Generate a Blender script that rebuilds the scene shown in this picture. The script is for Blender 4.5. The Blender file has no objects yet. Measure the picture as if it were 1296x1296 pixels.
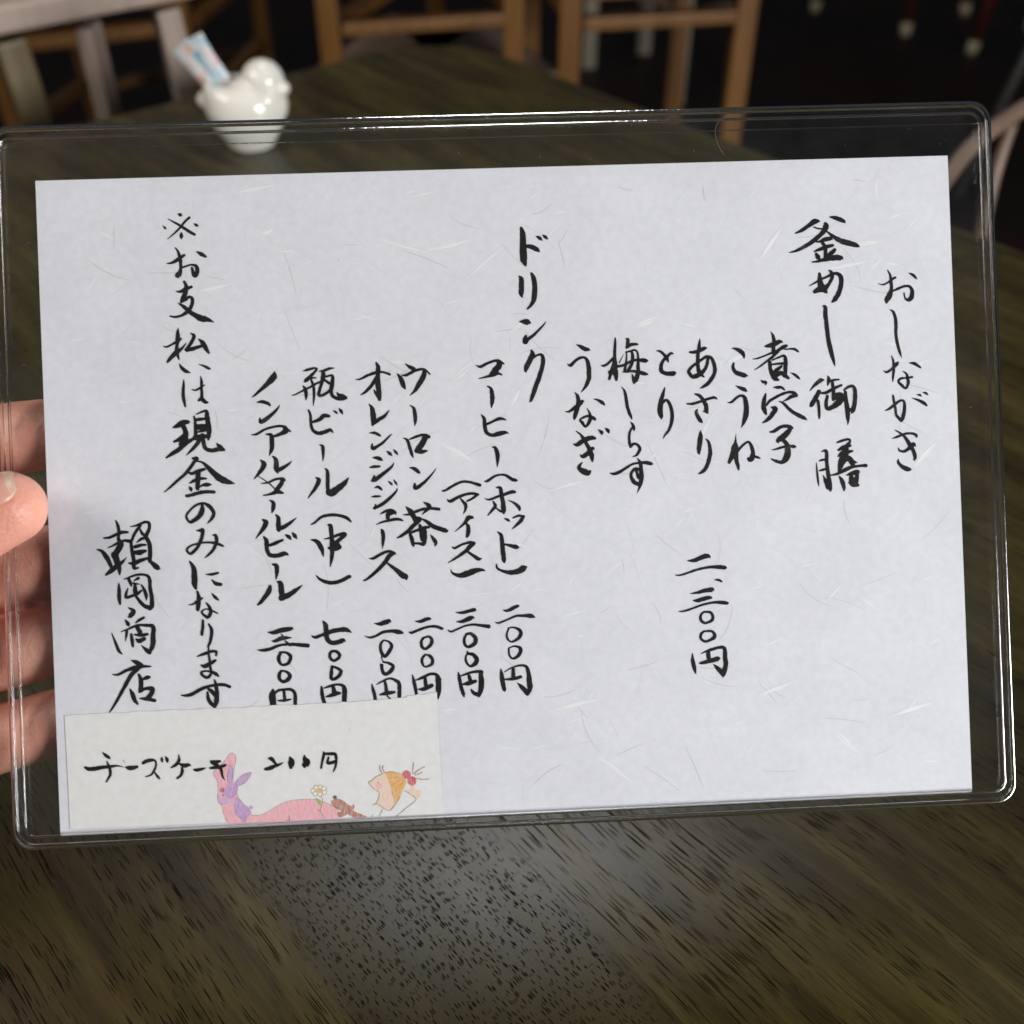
import bpy, bmesh, math, random
from mathutils import Vector, Matrix, noise
R = math.radians
random.seed(7)
C = bpy.context.scene.collection
scene = bpy.context.scene

# ------------------------------------------------------------------ camera
cam_d = bpy.data.cameras.new('camera')
cam = bpy.data.objects.new('camera', cam_d); C.objects.link(cam)
cam.location = (0, 0, 1.03); cam.rotation_euler = (R(50), 0, 0)
cam_d.sensor_width = 36; cam_d.lens = 36*1358/1296
cam_d.clip_start = .02; cam_d.clip_end = 60
cam_d.dof.use_dof = True; cam_d.dof.focus_distance = .320; cam_d.dof.aperture_fstop = 9.8
scene.camera = cam

# ------------------------------------------------------------------ light
w = bpy.data.worlds.new('World'); scene.world = w; w.use_nodes = True
bg = w.node_tree.nodes['Background']; bg.inputs[0].default_value = (.80, .88, 1, 1); bg.inputs[1].default_value = .035

def area(name, loc, target, size, power, col):
    l = bpy.data.lights.new(name, 'AREA'); l.shape = 'RECTANGLE'; l.size, l.size_y = size
    l.energy = power; l.color = col
    o = bpy.data.objects.new(name, l); C.objects.link(o); o.location = loc
    o.rotation_euler = (Vector(target)-Vector(loc)).to_track_quat('-Z', 'Y').to_euler()
    return o
area('window_light', (1.18, -.58, 1.02), (0, .25, .84), (.55, .6), 31, (1, .985, .97))
area('left_fill_light', (-.95, .02, 1.62), (-.15, .23, .84), (.5, .5), 5.5, (1, .94, .86))  # warm fill added to brighten the fingers, not an actual window
area('sky_window_light', (0, 1.35, 2.75), (0, .25, .7), (.5, .45), 12, (.97, .985, 1))
area('room_light', (-1.6, .2, 2.2), (-.6, 1.6, .6), (.7, .7), 12, (1, .9, .78))

scene.view_settings.view_transform = 'Standard'; scene.view_settings.look = 'None'
scene.view_settings.exposure = 0; scene.view_settings.gamma = 1
scene.view_settings.use_curve_mapping = False

# ------------------------------------------------------------------ data traced in the card's own plane (units of 0.05 mm)
INK = {
'title': '''
2140,1099,4 2167,1092,9 2195,1103,11 2221,1121,14 2241,1131,13
2198,1172,7 2211,1144,14 2215,1105,18 2215,1066,20 2204,1033,33 2187,1005,29 2184,989,13
2219,1052,8 2250,1065,15 2290,1079,14 2321,1076,17 2334,1051,22 2330,1018,27 2312,1001,24 2293,1010,11 2287,1041,8
2321,1154,5 2343,1141,18 2362,1121,10
2202,949,4 2220,935,16 2232,898,18 2233,848,20 2231,804,18 2240,742,18 2250,703,15 2259,672,2
2154,601,5 2170,593,15 2199,610,14 2228,637,22 2237,647,11
2201,685,5 2210,654,13 2211,610,16 2205,565,13 2202,538,5
2301,641,4 2332,636,20 2365,613,11
2263,595,5 2282,581,13 2289,555,18 2291,527,18 2276,497,13 2254,515,18 2235,538,13 2250,554,14 2275,556,11 2315,560,13
2151,374,4 2179,386,15 2213,410,16 2236,426,14 2259,428,14 2265,400,18 2261,362,21 2252,328,20 2246,308,4
2201,459,11 2205,425,15 2212,380,16 2216,346,16 2243,315,20
2309,441,4 2344,428,15 2377,410,20 2392,395,12
2338,458,4 2356,456,14 2364,448,5
2374,470,4 2390,466,15 2401,456,7
2188,214,4 2217,223,14 2263,238,14 2302,239,14 2325,228,18 2327,217,9
2220,160,5 2228,143,13 2253,139,16 2282,155,22 2306,176,27 2317,168,11
2207,260,7 2235,243,12 2262,217,18 2288,171,25 2307,137,22 2314,106,21 2309,87,11
2219,96,4 2216,79,16 2233,56,21 2261,39,30 2280,35,20
''',
'ricepot': '''
1677,1400,9 1714,1416,20 1754,1442,23 1788,1463,33 1811,1465,16
1874,1487,5 1901,1482,22 1935,1470,27 1957,1458,20 1960,1449,5
1782,1432,8 1809,1422,10 1837,1420,9
1635,1291,4 1676,1300,16 1738,1329,23 1790,1363,25 1837,1404,27 1852,1434,33 1850,1448,22
1851,1409,8 1886,1380,20 1924,1354,29 1963,1339,34 2008,1326,30 2030,1317,20 2041,1310,4
1790,1348,9 1812,1348,14 1840,1358,24 1874,1363,24 1885,1358,8
1829,1340,20 1839,1326,20
1779,1293,7 1805,1302,18 1850,1317,24 1887,1325,16
1845,1320,22 1843,1276,22 1842,1242,20
1790,1280,16 1800,1260,30 1811,1249,8
1897,1299,20 1877,1280,25 1854,1264,22
1765,1233,8 1802,1237,15 1853,1249,27 1904,1254,33 1932,1251,27 1943,1244,5
1805,1166,16 1806,1127,30 1813,1093,38 1835,1065,27 1843,1056,9
1743,1098,4 1775,1114,10 1804,1130,13 1843,1145,14 1878,1161,17 1906,1163,20 1927,1143,26 1926,1101,27 1913,1057,27 1889,1019,27 1871,1003,11
1859,1185,5 1872,1172,20 1877,1147,22 1859,1109,18 1830,1082,33 1796,1075,33 1773,1064,22
1817,980,8 1830,974,22 1830,926,25 1834,876,25 1837,834,25 1841,791,25 1848,751,26 1860,696,23 1869,656,13 1873,636,2
1723,501,3 1752,533,17 1787,559,25 1804,561,11
1776,496,24 1752,455,27 1728,420,24 1723,420,9
1768,443,18 1772,399,16 1772,360,15 1771,343,8
1829,584,5 1835,563,22 1827,530,7
1840,552,11 1865,559,13 1894,561,8
1784,487,11 1818,489,18 1864,512,18 1906,528,13
1854,546,18 1858,507,20 1859,468,24
1823,469,16 1815,436,20 1817,400,22 1848,404,27 1889,434,38 1909,461,27 1896,478,22 1867,462,38 1855,446,16
1919,499,8 1942,515,16 1973,519,18 1983,486,23 1979,430,25 1968,386,25 1958,367,8
1927,488,18 1929,438,24 1935,387,27 1936,343,22 1936,321,13 1933,300,2
1937,387,22 1965,386,22
1745,91,4 1747,40,11 1751,-10,11 1754,-43,2
1777,153,4 1794,160,13 1805,152,20 1805,93,20 1809,38,22 1815,-12,25 1819,-57,22 1817,-76,3
1782,19,4 1793,-12,20 1808,-51,27
1763,102,8 1780,107,13 1803,109,11
1760,46,7 1781,51,14 1807,57,11
1868,202,8 1891,210,14 1931,219,14 1944,210,11 1924,183,22 1875,160,14
1875,162,8 1906,173,27 1946,183,11
1871,124,8 1905,142,33 1956,152,10
1921,172,27 1907,123,44 1886,79,36 1872,35,11
1881,96,22 1927,111,33 1954,91,25 1976,86,8
1827,18,8 1867,26,15 1907,45,22 1947,60,18 1992,65,15 2029,66,20
1932,100,16 1953,77,27
1872,13,5 1888,-15,24 1898,-54,20 1897,-74,5
1914,14,5 1946,24,22 1980,31,27 1988,26,7
1942,11,22 1944,-28,33
1976,20,22 1972,-24,22 1968,-49,11
1950,-6,16 1978,-5,13
1927,-28,8 1949,-42,22 1977,-43,20
''',
'conger': '''
1513,845,3 1524,822,17 1529,795,21 1526,766,22 1523,732,22 1524,711,11
1473,764,5 1496,765,24 1530,775,29 1561,787,24 1578,783,7
1403,693,4 1429,696,10 1467,708,10 1513,725,13 1551,739,17 1582,756,24 1600,763,16
1589,742,7 1620,744,11 1646,741,16 1663,729,13 1669,724,4
1411,632,4 1438,647,9 1477,674,12 1516,702,15 1551,731,15
1500,673,22 1502,635,22 1512,601,26 1526,580,28 1545,570,13 1551,574,4
1515,684,9 1550,697,11 1584,706,16 1591,677,24 1589,644,24 1586,606,22 1580,592,22
1511,658,11 1541,662,13 1575,663,15
1516,613,17 1543,630,21 1567,648,13
1531,597,29 1562,609,26 1584,595,22 1602,580,18 1611,578,4
1444,573,4 1458,562,18 1473,558,18 1470,545,7
1618,608,4 1637,599,15 1657,582,16 1669,570,5
1515,528,4 1539,528,18 1562,527,16 1577,513,11
1470,494,9 1461,464,22 1455,429,26 1460,399,26 1467,380,15
1473,429,11 1489,451,16 1520,469,16 1564,489,16 1606,499,15 1633,492,22 1648,478,15
1644,478,19 1617,473,21 1589,457,13 1568,448,4
1501,415,11 1522,408,28 1505,378,26 1473,345,20 1444,329,4
1543,449,4 1569,437,15 1599,405,19 1629,380,22 1662,361,25 1687,347,19 1700,337,4
1488,276,11 1513,281,19 1541,299,19 1572,307,19 1602,302,21 1618,294,9
1606,295,22 1582,265,31 1550,239,34 1528,225,22 1532,213,7
1557,231,22 1579,204,26 1584,173,34 1581,143,37 1568,117,34 1545,102,22 1518,109,19 1495,119,11 1487,127,4
1494,174,4 1521,179,12 1556,188,15 1594,192,16 1619,189,21 1631,187,7
''',
'koune': '''
1286,759,4 1306,755,15 1333,742,26 1351,721,22 1354,700,7
1294,675,11 1289,651,19 1301,624,24 1328,611,28 1354,603,26 1370,600,7
1300,546,4 1321,535,17 1347,523,25 1360,513,11
1251,452,4 1272,453,13 1299,475,15 1323,488,15 1346,481,21 1354,450,28 1356,412,30 1351,374,30 1338,337,20 1322,307,3
1292,275,1 1289,249,7 1286,222,19 1283,196,41 1276,166,41 1258,136,26 1246,113,19
1286,158,30 1288,123,24 1295,93,21 1298,70,11
1296,172,15 1318,198,15 1346,220,13 1365,223,15 1379,192,21 1384,162,24 1377,131,30 1365,120,21 1359,128,22
1381,146,11 1408,136,16 1425,129,5
''',
'clams': '''
1048,744,15 1072,744,19 1099,750,22 1127,763,22 1144,766,6
1106,820,3 1103,794,15 1098,760,21 1091,722,21 1089,684,21 1090,654,22 1098,623,25 1120,603,11
1147,705,19 1142,675,19 1130,648,19 1106,623,25 1075,608,28 1056,605,22 1041,621,22 1036,640,19 1058,664,17 1093,688,17 1121,706,16 1140,717,16 1167,708,19 1181,673,22 1185,635,22 1170,598,22 1142,564,22 1114,546,15 1095,537,3
1019,453,9 1050,452,16 1092,462,16 1142,477,16 1177,483,16 1190,473,7
1067,506,10 1090,498,19 1112,470,22 1126,439,25 1128,409,25 1135,395,9
1109,408,7 1128,401,13
1076,419,8 1069,401,21 1080,375,23 1092,354,23 1100,346,12
1089,300,3 1089,276,23 1084,238,29 1078,201,26 1075,177,20 1079,165,6
1119,250,7 1133,232,16 1140,195,21 1139,162,24 1129,125,23 1111,84,22 1089,64,18 1068,54,5
''',
'chicken': '''
859,759,7 879,754,15 899,735,18 915,713,20 921,693,8
949,739,10 937,742,15 911,718,18 890,698,18 878,665,23 883,640,24 908,629,24 937,626,29 956,629,24 962,629,8
896,548,7 889,528,15 877,491,24 867,450,31 864,413,31 869,388,24 869,375,10
876,458,16 893,476,16 910,473,18 925,440,20 932,398,21 928,357,21 910,308,16 892,288,14 874,261,3
''',
'plum': '''
625,839,8 624,810,15 620,769,18 618,728,20 617,695,29 616,666,33 613,637,24
542,687,7 556,684,15 578,696,15 604,720,15 617,736,8
671,747,1 656,722,5 642,698,7
611,686,24 594,646,20 583,609,16
588,646,24 605,654,24
620,653,29 622,620,24 622,603,16
629,678,16 656,681,16 681,690,15 715,706,16 744,711,16 773,708,24 794,705,24 804,705,10
685,831,6 697,828,18 694,804,20 687,779,10
691,787,20 715,799,20 744,800,15 754,798,6
686,760,7 685,725,10 679,684,14 672,655,16
684,756,10 709,762,12 734,767,12 748,752,12 751,715,15 749,674,20 748,640,24 736,604,27 723,583,15 722,574,3
717,755,15 720,732,19 715,695,19 701,667,19 688,651,16
661,645,7 684,647,15 717,648,16 750,642,20 779,633,24 799,628,12
712,633,4 718,613,16 723,587,20
649,563,3 667,536,14 674,494,18 678,457,19 687,419,19 697,394,16 702,377,5
694,362,4 706,346,16 712,325,16 711,312,6
708,339,11 689,308,13 683,277,15 684,241,16 688,218,11
690,225,18 708,238,15 730,230,16 741,208,18 728,181,15 715,170,11 699,165,4
569,77,7 591,72,18 626,84,18 658,103,15 699,124,13 740,129,15 776,128,22 801,122,20 811,120,6
725,154,6 740,131,19 743,95,22 744,51,27 738,15,22 728,-16,11 715,-42,2
738,87,18 712,97,16 688,75,16 687,48,19 702,21,25 731,6,20
714,97,18 720,69,16 728,47,22
''',
'eel': '''
405,809,5 428,797,21 450,783,26 469,779,19 481,775,4
350,701,6 367,693,19 394,717,17 421,733,16 448,734,15 462,716,21 469,682,25 469,648,27 468,617,25 454,584,22 437,558,13 419,538,2
326,434,4 347,432,13 372,447,19 403,468,25 423,486,22 433,488,9
384,541,3 398,521,19 403,495,22 399,461,26 387,427,26 378,397,19 376,386,7
488,500,3 515,491,15 537,477,21 550,463,9
449,449,3 461,428,11 467,401,19 462,375,22 438,344,13 421,367,19 408,383,11 427,396,13 454,404,16 476,396,20 493,385,18 498,382,7
509,326,4 527,309,22 528,296,7
548,333,4 563,319,22 569,303,7
367,248,7 389,245,25 426,268,27 467,280,27 487,277,18
385,320,7 409,300,13 426,273,22 443,241,22 460,204,27 467,173,27 469,148,11
403,186,7 418,177,25 450,198,25 474,222,18 482,215,7
412,144,5 396,126,18 395,108,25 415,94,35 441,84,35 455,93,13
''',
'price': '''
989,-435,6 1027,-434,23 1071,-418,27 1102,-412,27 1116,-421,9
916,-512,6 942,-515,11 993,-501,13 1050,-485,15 1113,-476,17 1169,-478,24 1200,-483,22 1207,-486,7
1138,-549,5 1160,-551,16 1178,-561,9
997,-621,5 1038,-617,17 1076,-608,24 1120,-604,27 1129,-607,9
1011,-662,7 1043,-661,24 1093,-649,24 1113,-649,15
928,-719,6 953,-719,11 997,-708,13 1060,-688,13 1124,-677,15 1174,-679,22 1205,-685,18 1208,-688,6
1071,-728,12 1103,-731,16 1118,-750,17 1115,-775,18 1088,-789,15 1069,-790,16 1051,-775,18 1049,-753,16 1059,-735,13 1075,-728,10
1067,-838,12 1105,-838,15 1123,-853,18 1122,-874,22 1090,-892,15 1065,-894,16 1046,-877,16 1048,-853,16 1067,-837,12
995,-961,5 995,-1000,21 1003,-1044,22 1009,-1074,7
1044,-963,4 1094,-945,16 1157,-932,18 1179,-942,22 1180,-989,26 1182,-1033,27 1167,-1082,28 1163,-1100,9
1085,-954,24 1086,-991,24
1038,-1017,15 1079,-1010,24 1136,-996,27 1146,-994,15
1113,-1027,5 1134,-1049,24 1164,-1082,31
''',
'drink': '''
118,1475,18 125,1440,33 125,1390,35 125,1341,41 125,1299,41 133,1270,20 136,1260,6
143,1373,20 171,1368,27 200,1353,27 214,1340,10
201,1427,7 219,1416,20 233,1403,7
238,1432,7 252,1421,20 264,1409,8
95,1205,8 107,1189,27 107,1151,29 104,1114,31 105,1094,16 111,1083,4
166,1218,15 177,1191,27 182,1149,29 180,1112,29 175,1075,29 159,1043,20 135,1019,10
87,949,5 110,948,26 134,945,34 145,941,16
121,867,15 114,847,24 116,830,24 135,850,20 169,874,16 207,910,12 225,928,8 237,946,2
149,784,12 154,763,29 139,731,30 121,698,30 112,674,20 115,663,6
160,746,16 185,758,12 206,757,18 213,732,23 207,691,24 189,638,26 166,581,26 147,532,24 136,504,16 127,494,4
''',
'coffee': '''
-164,710,7 -140,703,17 -100,721,16 -45,735,14 -10,715,11
-40,730,25 -35,708,33 -58,681,36 -87,652,20
-153,636,5 -114,644,13 -70,654,20 -42,661,16 -23,652,9
-107,591,8 -89,580,16 -82,550,25 -82,511,25 -87,484,15 -89,468,3
-147,434,5 -132,409,20 -130,370,22 -121,331,22 -89,315,21 -50,323,27 -17,328,20 2,322,4
-119,378,14 -86,391,14 -44,407,20 -11,399,8
-91,248,8 -75,242,20 -65,209,25 -65,176,20 -69,135,3
-142,58,7 -126,59,16 -87,83,14 -53,91,12 -21,86,16 12,63,21 33,57,18 43,55,5
-77,20,9 -56,16,20 -51,-20,22 -45,-58,25 -42,-108,27 -42,-127,11
-145,-38,4 -122,-47,12 -75,-32,15 -30,-19,17 9,-8,22 25,-9,16
-98,-59,11 -88,-84,20 -105,-105,16 -132,-134,7
-80,-98,9 -61,-113,14 -42,-119,16
-15,-54,4 17,-69,14 44,-95,20 48,-111,13
-41,-155,4 -22,-164,17 -11,-172,8
9,-154,9 42,-143,14 72,-148,12
69,-148,16 52,-172,22 24,-198,14 0,-218,3
-81,-230,7 -61,-250,20 -57,-300,25 -54,-349,26 -51,-388,25 -50,-401,13
-41,-301,12 -8,-311,20 22,-319,25 35,-321,8
-94,-411,7 -90,-433,14 -63,-450,16 -14,-461,27 30,-454,33 58,-439,36 71,-434,16
-65,-671,7 -43,-675,17 -9,-661,21 16,-651,17 23,-652,8
-113,-736,5 -96,-742,11 -55,-729,11 4,-707,14 47,-707,17 86,-709,26 107,-717,12
-42,-773,8 -13,-770,10 20,-785,19 28,-807,21 13,-833,19 -26,-851,11 -49,-830,14 -50,-802,11 -37,-773,10
-39,-884,8 -12,-876,10 19,-886,19 23,-906,22 5,-934,19 -25,-945,12 -42,-922,12 -43,-888,10
-92,-1002,7 -88,-1040,24 -83,-1084,26 -77,-1118,21 -76,-1127,8
-73,-1019,5 -36,-999,8 12,-986,12 51,-993,17 63,-1032,24 66,-1081,31 67,-1119,29 51,-1157,7
-3,-1082,3 22,-1108,24 52,-1143,29
-22,-1005,19 -24,-1048,24
-68,-1060,10 -29,-1060,19 17,-1050,19
''',
'iced': '''
-380,12,11 -361,17,14 -310,45,16 -266,60,15 -222,55,16 -171,37,20
-355,-39,8 -338,-47,20 -297,-27,18 -252,-12,16 -214,-8,16 -181,-15,13
-186,-15,16 -215,-36,14 -245,-50,11
-283,-33,8 -265,-56,18 -254,-73,20 -258,-100,14 -270,-121,3
-219,-143,16 -241,-144,27 -258,-166,20 -286,-192,11 -320,-218,4
-258,-171,8 -245,-194,22 -247,-232,24 -255,-251,13
-337,-305,9 -324,-311,14 -279,-291,14 -235,-282,16 -213,-288,13
-216,-288,20 -242,-309,25 -264,-330,22 -315,-364,15 -364,-391,5
-259,-330,13 -227,-354,18 -195,-377,22 -178,-375,7
-352,-431,4 -340,-453,14 -302,-466,27 -258,-457,36 -214,-442,30 -181,-439,18 -164,-443,11
-332,-672,6 -299,-676,17 -260,-668,20 -229,-662,21 -222,-665,11
-330,-725,6 -296,-724,21 -257,-709,27 -240,-705,19 -232,-707,8
-379,-771,8 -361,-779,12 -322,-764,11 -278,-749,12 -235,-745,14 -187,-753,19 -151,-759,23
-280,-797,12 -251,-796,19 -228,-823,24 -234,-851,24 -268,-869,17 -289,-854,17 -290,-820,16 -275,-795,12
-276,-893,7 -274,-907,14 -246,-913,21 -225,-941,26 -238,-967,24 -265,-977,14 -286,-950,14 -284,-917,11 -269,-903,10
-331,-1011,8 -327,-1039,19 -320,-1088,21 -309,-1127,21 -305,-1148,8
-317,-1030,8 -279,-1018,14 -240,-1010,16 -202,-1011,19 -197,-1021,10
-207,-1016,22 -204,-1059,31 -208,-1107,30 -221,-1145,19 -224,-1154,5
-263,-1110,10 -249,-1129,21 -226,-1140,24
-272,-1032,19 -266,-1057,22
-310,-1079,8 -276,-1073,26 -237,-1063,19
''',
'oolong': '''
-563,734,5 -540,716,19 -517,703,24 -503,698,11
-581,669,10 -556,671,17 -508,693,17 -460,699,14 -427,671,10
-458,692,19 -461,663,30 -487,621,29 -512,583,19 -543,555,4
-609,679,7 -591,653,24 -578,614,27 -568,591,7
-546,500,4 -525,483,17 -519,449,22 -518,411,19 -524,382,3
-590,317,4 -568,305,16 -555,263,19 -545,225,17 -537,205,4
-556,308,7 -517,322,16 -474,332,14 -445,319,19
-464,322,33 -480,289,33 -505,257,33 -518,243,24
-520,243,24 -492,237,27 -460,241,10
-558,149,8 -534,143,21 -513,125,21 -505,117,8
-535,57,14 -533,35,24 -509,44,21 -474,71,16 -439,106,10 -412,140,3
-590,-68,5 -567,-93,29 -549,-123,29 -540,-147,24
-488,-48,7 -465,-63,24 -461,-78,24 -500,-115,5
-606,-113,5 -577,-112,13 -533,-97,17 -495,-86,16 -451,-83,17 -406,-89,19
-535,-133,19 -511,-141,19 -546,-171,24 -585,-207,21 -620,-230,17 -644,-241,8
-506,-139,7 -478,-154,19 -441,-184,26 -403,-200,27 -370,-211,24 -360,-209,7
-562,-213,14 -523,-200,17 -489,-190,19 -465,-188,14
-515,-177,19 -507,-215,29 -499,-254,33
-574,-215,14 -563,-251,24 -557,-285,16 -553,-295,4
-490,-206,24 -489,-245,24 -500,-280,24 -526,-277,14 -552,-276,14
-457,-232,6 -441,-256,21 -430,-276,21 -435,-294,7
-561,-712,6 -533,-715,18 -497,-703,22 -479,-702,15
-595,-773,11 -580,-775,16 -530,-757,15 -486,-746,14 -446,-747,18 -415,-760,18 -411,-763,9
-526,-809,9 -488,-802,15 -473,-822,20 -481,-849,20 -512,-870,16 -530,-855,18 -531,-824,16 -514,-805,11
-507,-903,9 -487,-911,19 -473,-934,18 -480,-958,18 -516,-970,11 -531,-949,16 -530,-922,16 -511,-901,11
-589,-1013,6 -582,-1049,19 -575,-1089,19 -571,-1122,16
-570,-1043,7 -536,-1031,16 -491,-1013,16 -456,-1017,19 -441,-1046,28
-448,-1033,27 -445,-1073,31 -447,-1117,27 -450,-1155,4
-519,-1034,18 -516,-1074,22
-559,-1095,7 -526,-1094,24 -483,-1076,22
''',
'orange': '''
-842,655,5 -817,656,12 -773,676,16 -726,690,18 -690,691,13 -652,677,15
-724,744,12 -715,718,25 -718,672,25 -719,621,31 -715,569,29 -714,538,20
-727,667,15 -749,627,20 -786,587,17 -818,567,5
-743,593,7 -731,570,17 -716,546,20
-774,515,5 -759,494,22 -753,458,31 -752,417,31 -760,394,10
-755,404,20 -721,426,22 -689,445,18 -663,475,5
-777,352,5 -749,352,17 -724,339,16 -714,332,5
-764,291,8 -763,266,23 -737,275,18 -700,299,14 -668,329,10 -652,342,3
-762,213,8 -739,211,22 -719,202,20 -712,196,8
-782,159,8 -757,163,17 -728,163,13
-684,247,6 -669,234,20 -657,221,7
-645,254,7 -633,238,16 -624,225,6
-647,181,3 -659,160,13 -690,135,19 -725,110,22 -756,89,24 -773,84,15
-759,113,9 -763,93,22
-758,44,6 -742,49,16 -728,39,16 -720,31,9
-778,-6,6 -759,-4,13 -731,-4,10
-681,78,5 -668,65,15 -662,55,5
-651,85,5 -642,69,13 -634,54,5
-634,37,4 -640,20,11 -669,-9,17 -704,-38,19 -739,-59,19 -767,-69,16
-757,-49,7 -764,-71,16
-733,-104,6 -706,-90,15 -672,-84,16 -650,-96,13 -649,-111,5
-658,-96,22 -688,-106,26 -693,-128,22
-758,-162,4 -727,-150,11 -686,-142,16 -648,-136,18 -622,-140,15 -609,-147,6
-734,-188,5 -725,-201,20 -722,-232,22 -725,-262,17 -730,-300,2
-805,-350,5 -783,-351,16 -748,-333,17 -714,-318,17 -683,-315,14 -656,-330,7
-666,-326,20 -691,-339,26 -719,-376,24 -758,-415,20 -797,-448,17 -829,-469,12 -842,-473,7
-709,-376,8 -689,-394,17 -656,-421,24 -627,-448,34 -607,-462,34 -602,-476,10
-790,-716,4 -759,-719,22 -727,-711,28 -707,-705,22 -699,-712,7
-846,-783,4 -819,-793,13 -783,-785,14 -743,-766,17 -694,-762,19 -659,-768,27 -637,-774,16
-742,-811,9 -714,-821,13 -699,-844,19 -712,-874,20 -741,-902,20 -760,-868,18 -759,-832,16 -742,-811,9
-757,-901,6 -755,-921,5 -745,-935,7
-751,-933,9 -719,-941,16 -695,-959,19 -709,-986,22 -743,-1002,20 -757,-975,18 -759,-948,19 -763,-957,9
-818,-1054,6 -811,-1088,18 -803,-1124,19 -802,-1150,18
-792,-1058,4 -758,-1041,11 -717,-1027,12 -682,-1040,19 -665,-1059,21 -665,-1099,22 -667,-1145,20
-743,-1046,15 -739,-1078,19 -738,-1104,22
-774,-1116,9 -738,-1109,24 -707,-1106,19 -692,-1104,13
-734,-1125,9 -717,-1141,9 -700,-1151,7
''',
'beer': '''
-1134,712,5 -1109,718,16 -1074,726,13 -1057,719,13 -1089,686,18 -1116,661,22 -1130,650,7
-1120,663,18 -1094,671,15 -1063,672,7
-1137,630,6 -1125,608,22 -1122,572,18 -1125,548,4
-1090,660,13 -1080,628,16 -1077,584,16 -1081,544,11 -1085,515,3
-1201,579,4 -1185,581,8 -1140,602,11 -1096,622,13 -1059,641,13 -1033,651,11
-1044,707,6 -1017,711,16 -986,721,15 -961,723,6
-1022,702,22 -1023,675,27 -1033,640,19 -1045,605,18 -1051,576,19 -1031,573,18 -991,596,16 -981,612,13
-1005,677,13 -976,683,13 -970,669,19 -976,629,25 -982,594,22 -974,567,19 -952,553,22 -922,552,27 -899,551,13
-1019,662,13 -993,639,18
-951,586,6 -939,570,22 -917,561,29 -897,558,9
-1112,492,11 -1102,465,15 -1101,421,16 -1092,380,19 -1061,361,22 -1026,367,23 -995,377,20 -980,361,6
-1090,425,13 -1054,437,22 -1027,458,24 -1000,455,18
-975,485,4 -960,476,15 -952,466,5
-941,495,7 -931,481,19 -923,463,6
-1059,297,4 -1042,288,18 -1039,263,19 -1040,232,13 -1043,203,3
-1087,114,6 -1069,100,24 -1085,63,22 -1107,34,16 -1133,1,5
-1032,163,7 -1020,147,18 -1019,104,22 -1021,55,22 -1016,24,31
-1028,31,12 -1004,23,40 -966,47,37 -928,76,27 -903,106,5
-1121,-147,7 -1101,-138,12 -1064,-109,16 -1014,-98,18 -960,-104,18 -923,-118,20 -900,-140,11
-1026,-154,12 -1014,-161,24 -1010,-216,24 -1009,-278,28 -1014,-339,21 -1025,-388,4
-1125,-233,7 -1093,-244,24 -1070,-281,27 -1060,-328,6
-1053,-232,5 -1013,-225,12 -970,-211,18 -936,-207,21 -933,-219,12
-942,-219,21 -971,-242,22 -996,-260,22
-1028,-283,15 -997,-287,31 -969,-279,27 -965,-289,9
-994,-294,6 -975,-267,24
-1104,-434,7 -1083,-456,16 -1047,-473,22 -1004,-478,22 -955,-464,21 -921,-447,21 -915,-450,12
-1075,-692,11 -1063,-713,27 -1060,-753,27 -1057,-788,27 -1036,-812,25 -996,-811,27 -969,-803,27 -960,-806,13
-1142,-769,6 -1123,-779,18 -1083,-767,18 -1038,-752,25 -989,-743,25 -949,-744,27 -921,-760,6
-1042,-865,11 -1015,-861,18 -994,-876,19 -995,-898,18 -1026,-914,16 -1045,-893,18 -1042,-869,16 -1029,-858,11
-1036,-945,11 -1010,-955,16 -987,-974,20 -999,-1000,20 -1028,-1018,18 -1043,-1011,18 -1040,-980,20 -1036,-947,16
-1098,-1057,11 -1097,-1089,21 -1094,-1115,20 -1086,-1149,22
-1085,-1065,7 -1049,-1055,15 -1014,-1048,13 -979,-1056,19 -971,-1081,27 -972,-1116,27 -978,-1156,27
-1034,-1058,19 -1029,-1087,27
-1074,-1114,9 -1043,-1106,22 -1011,-1097,22 -996,-1097,13
''',
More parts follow.
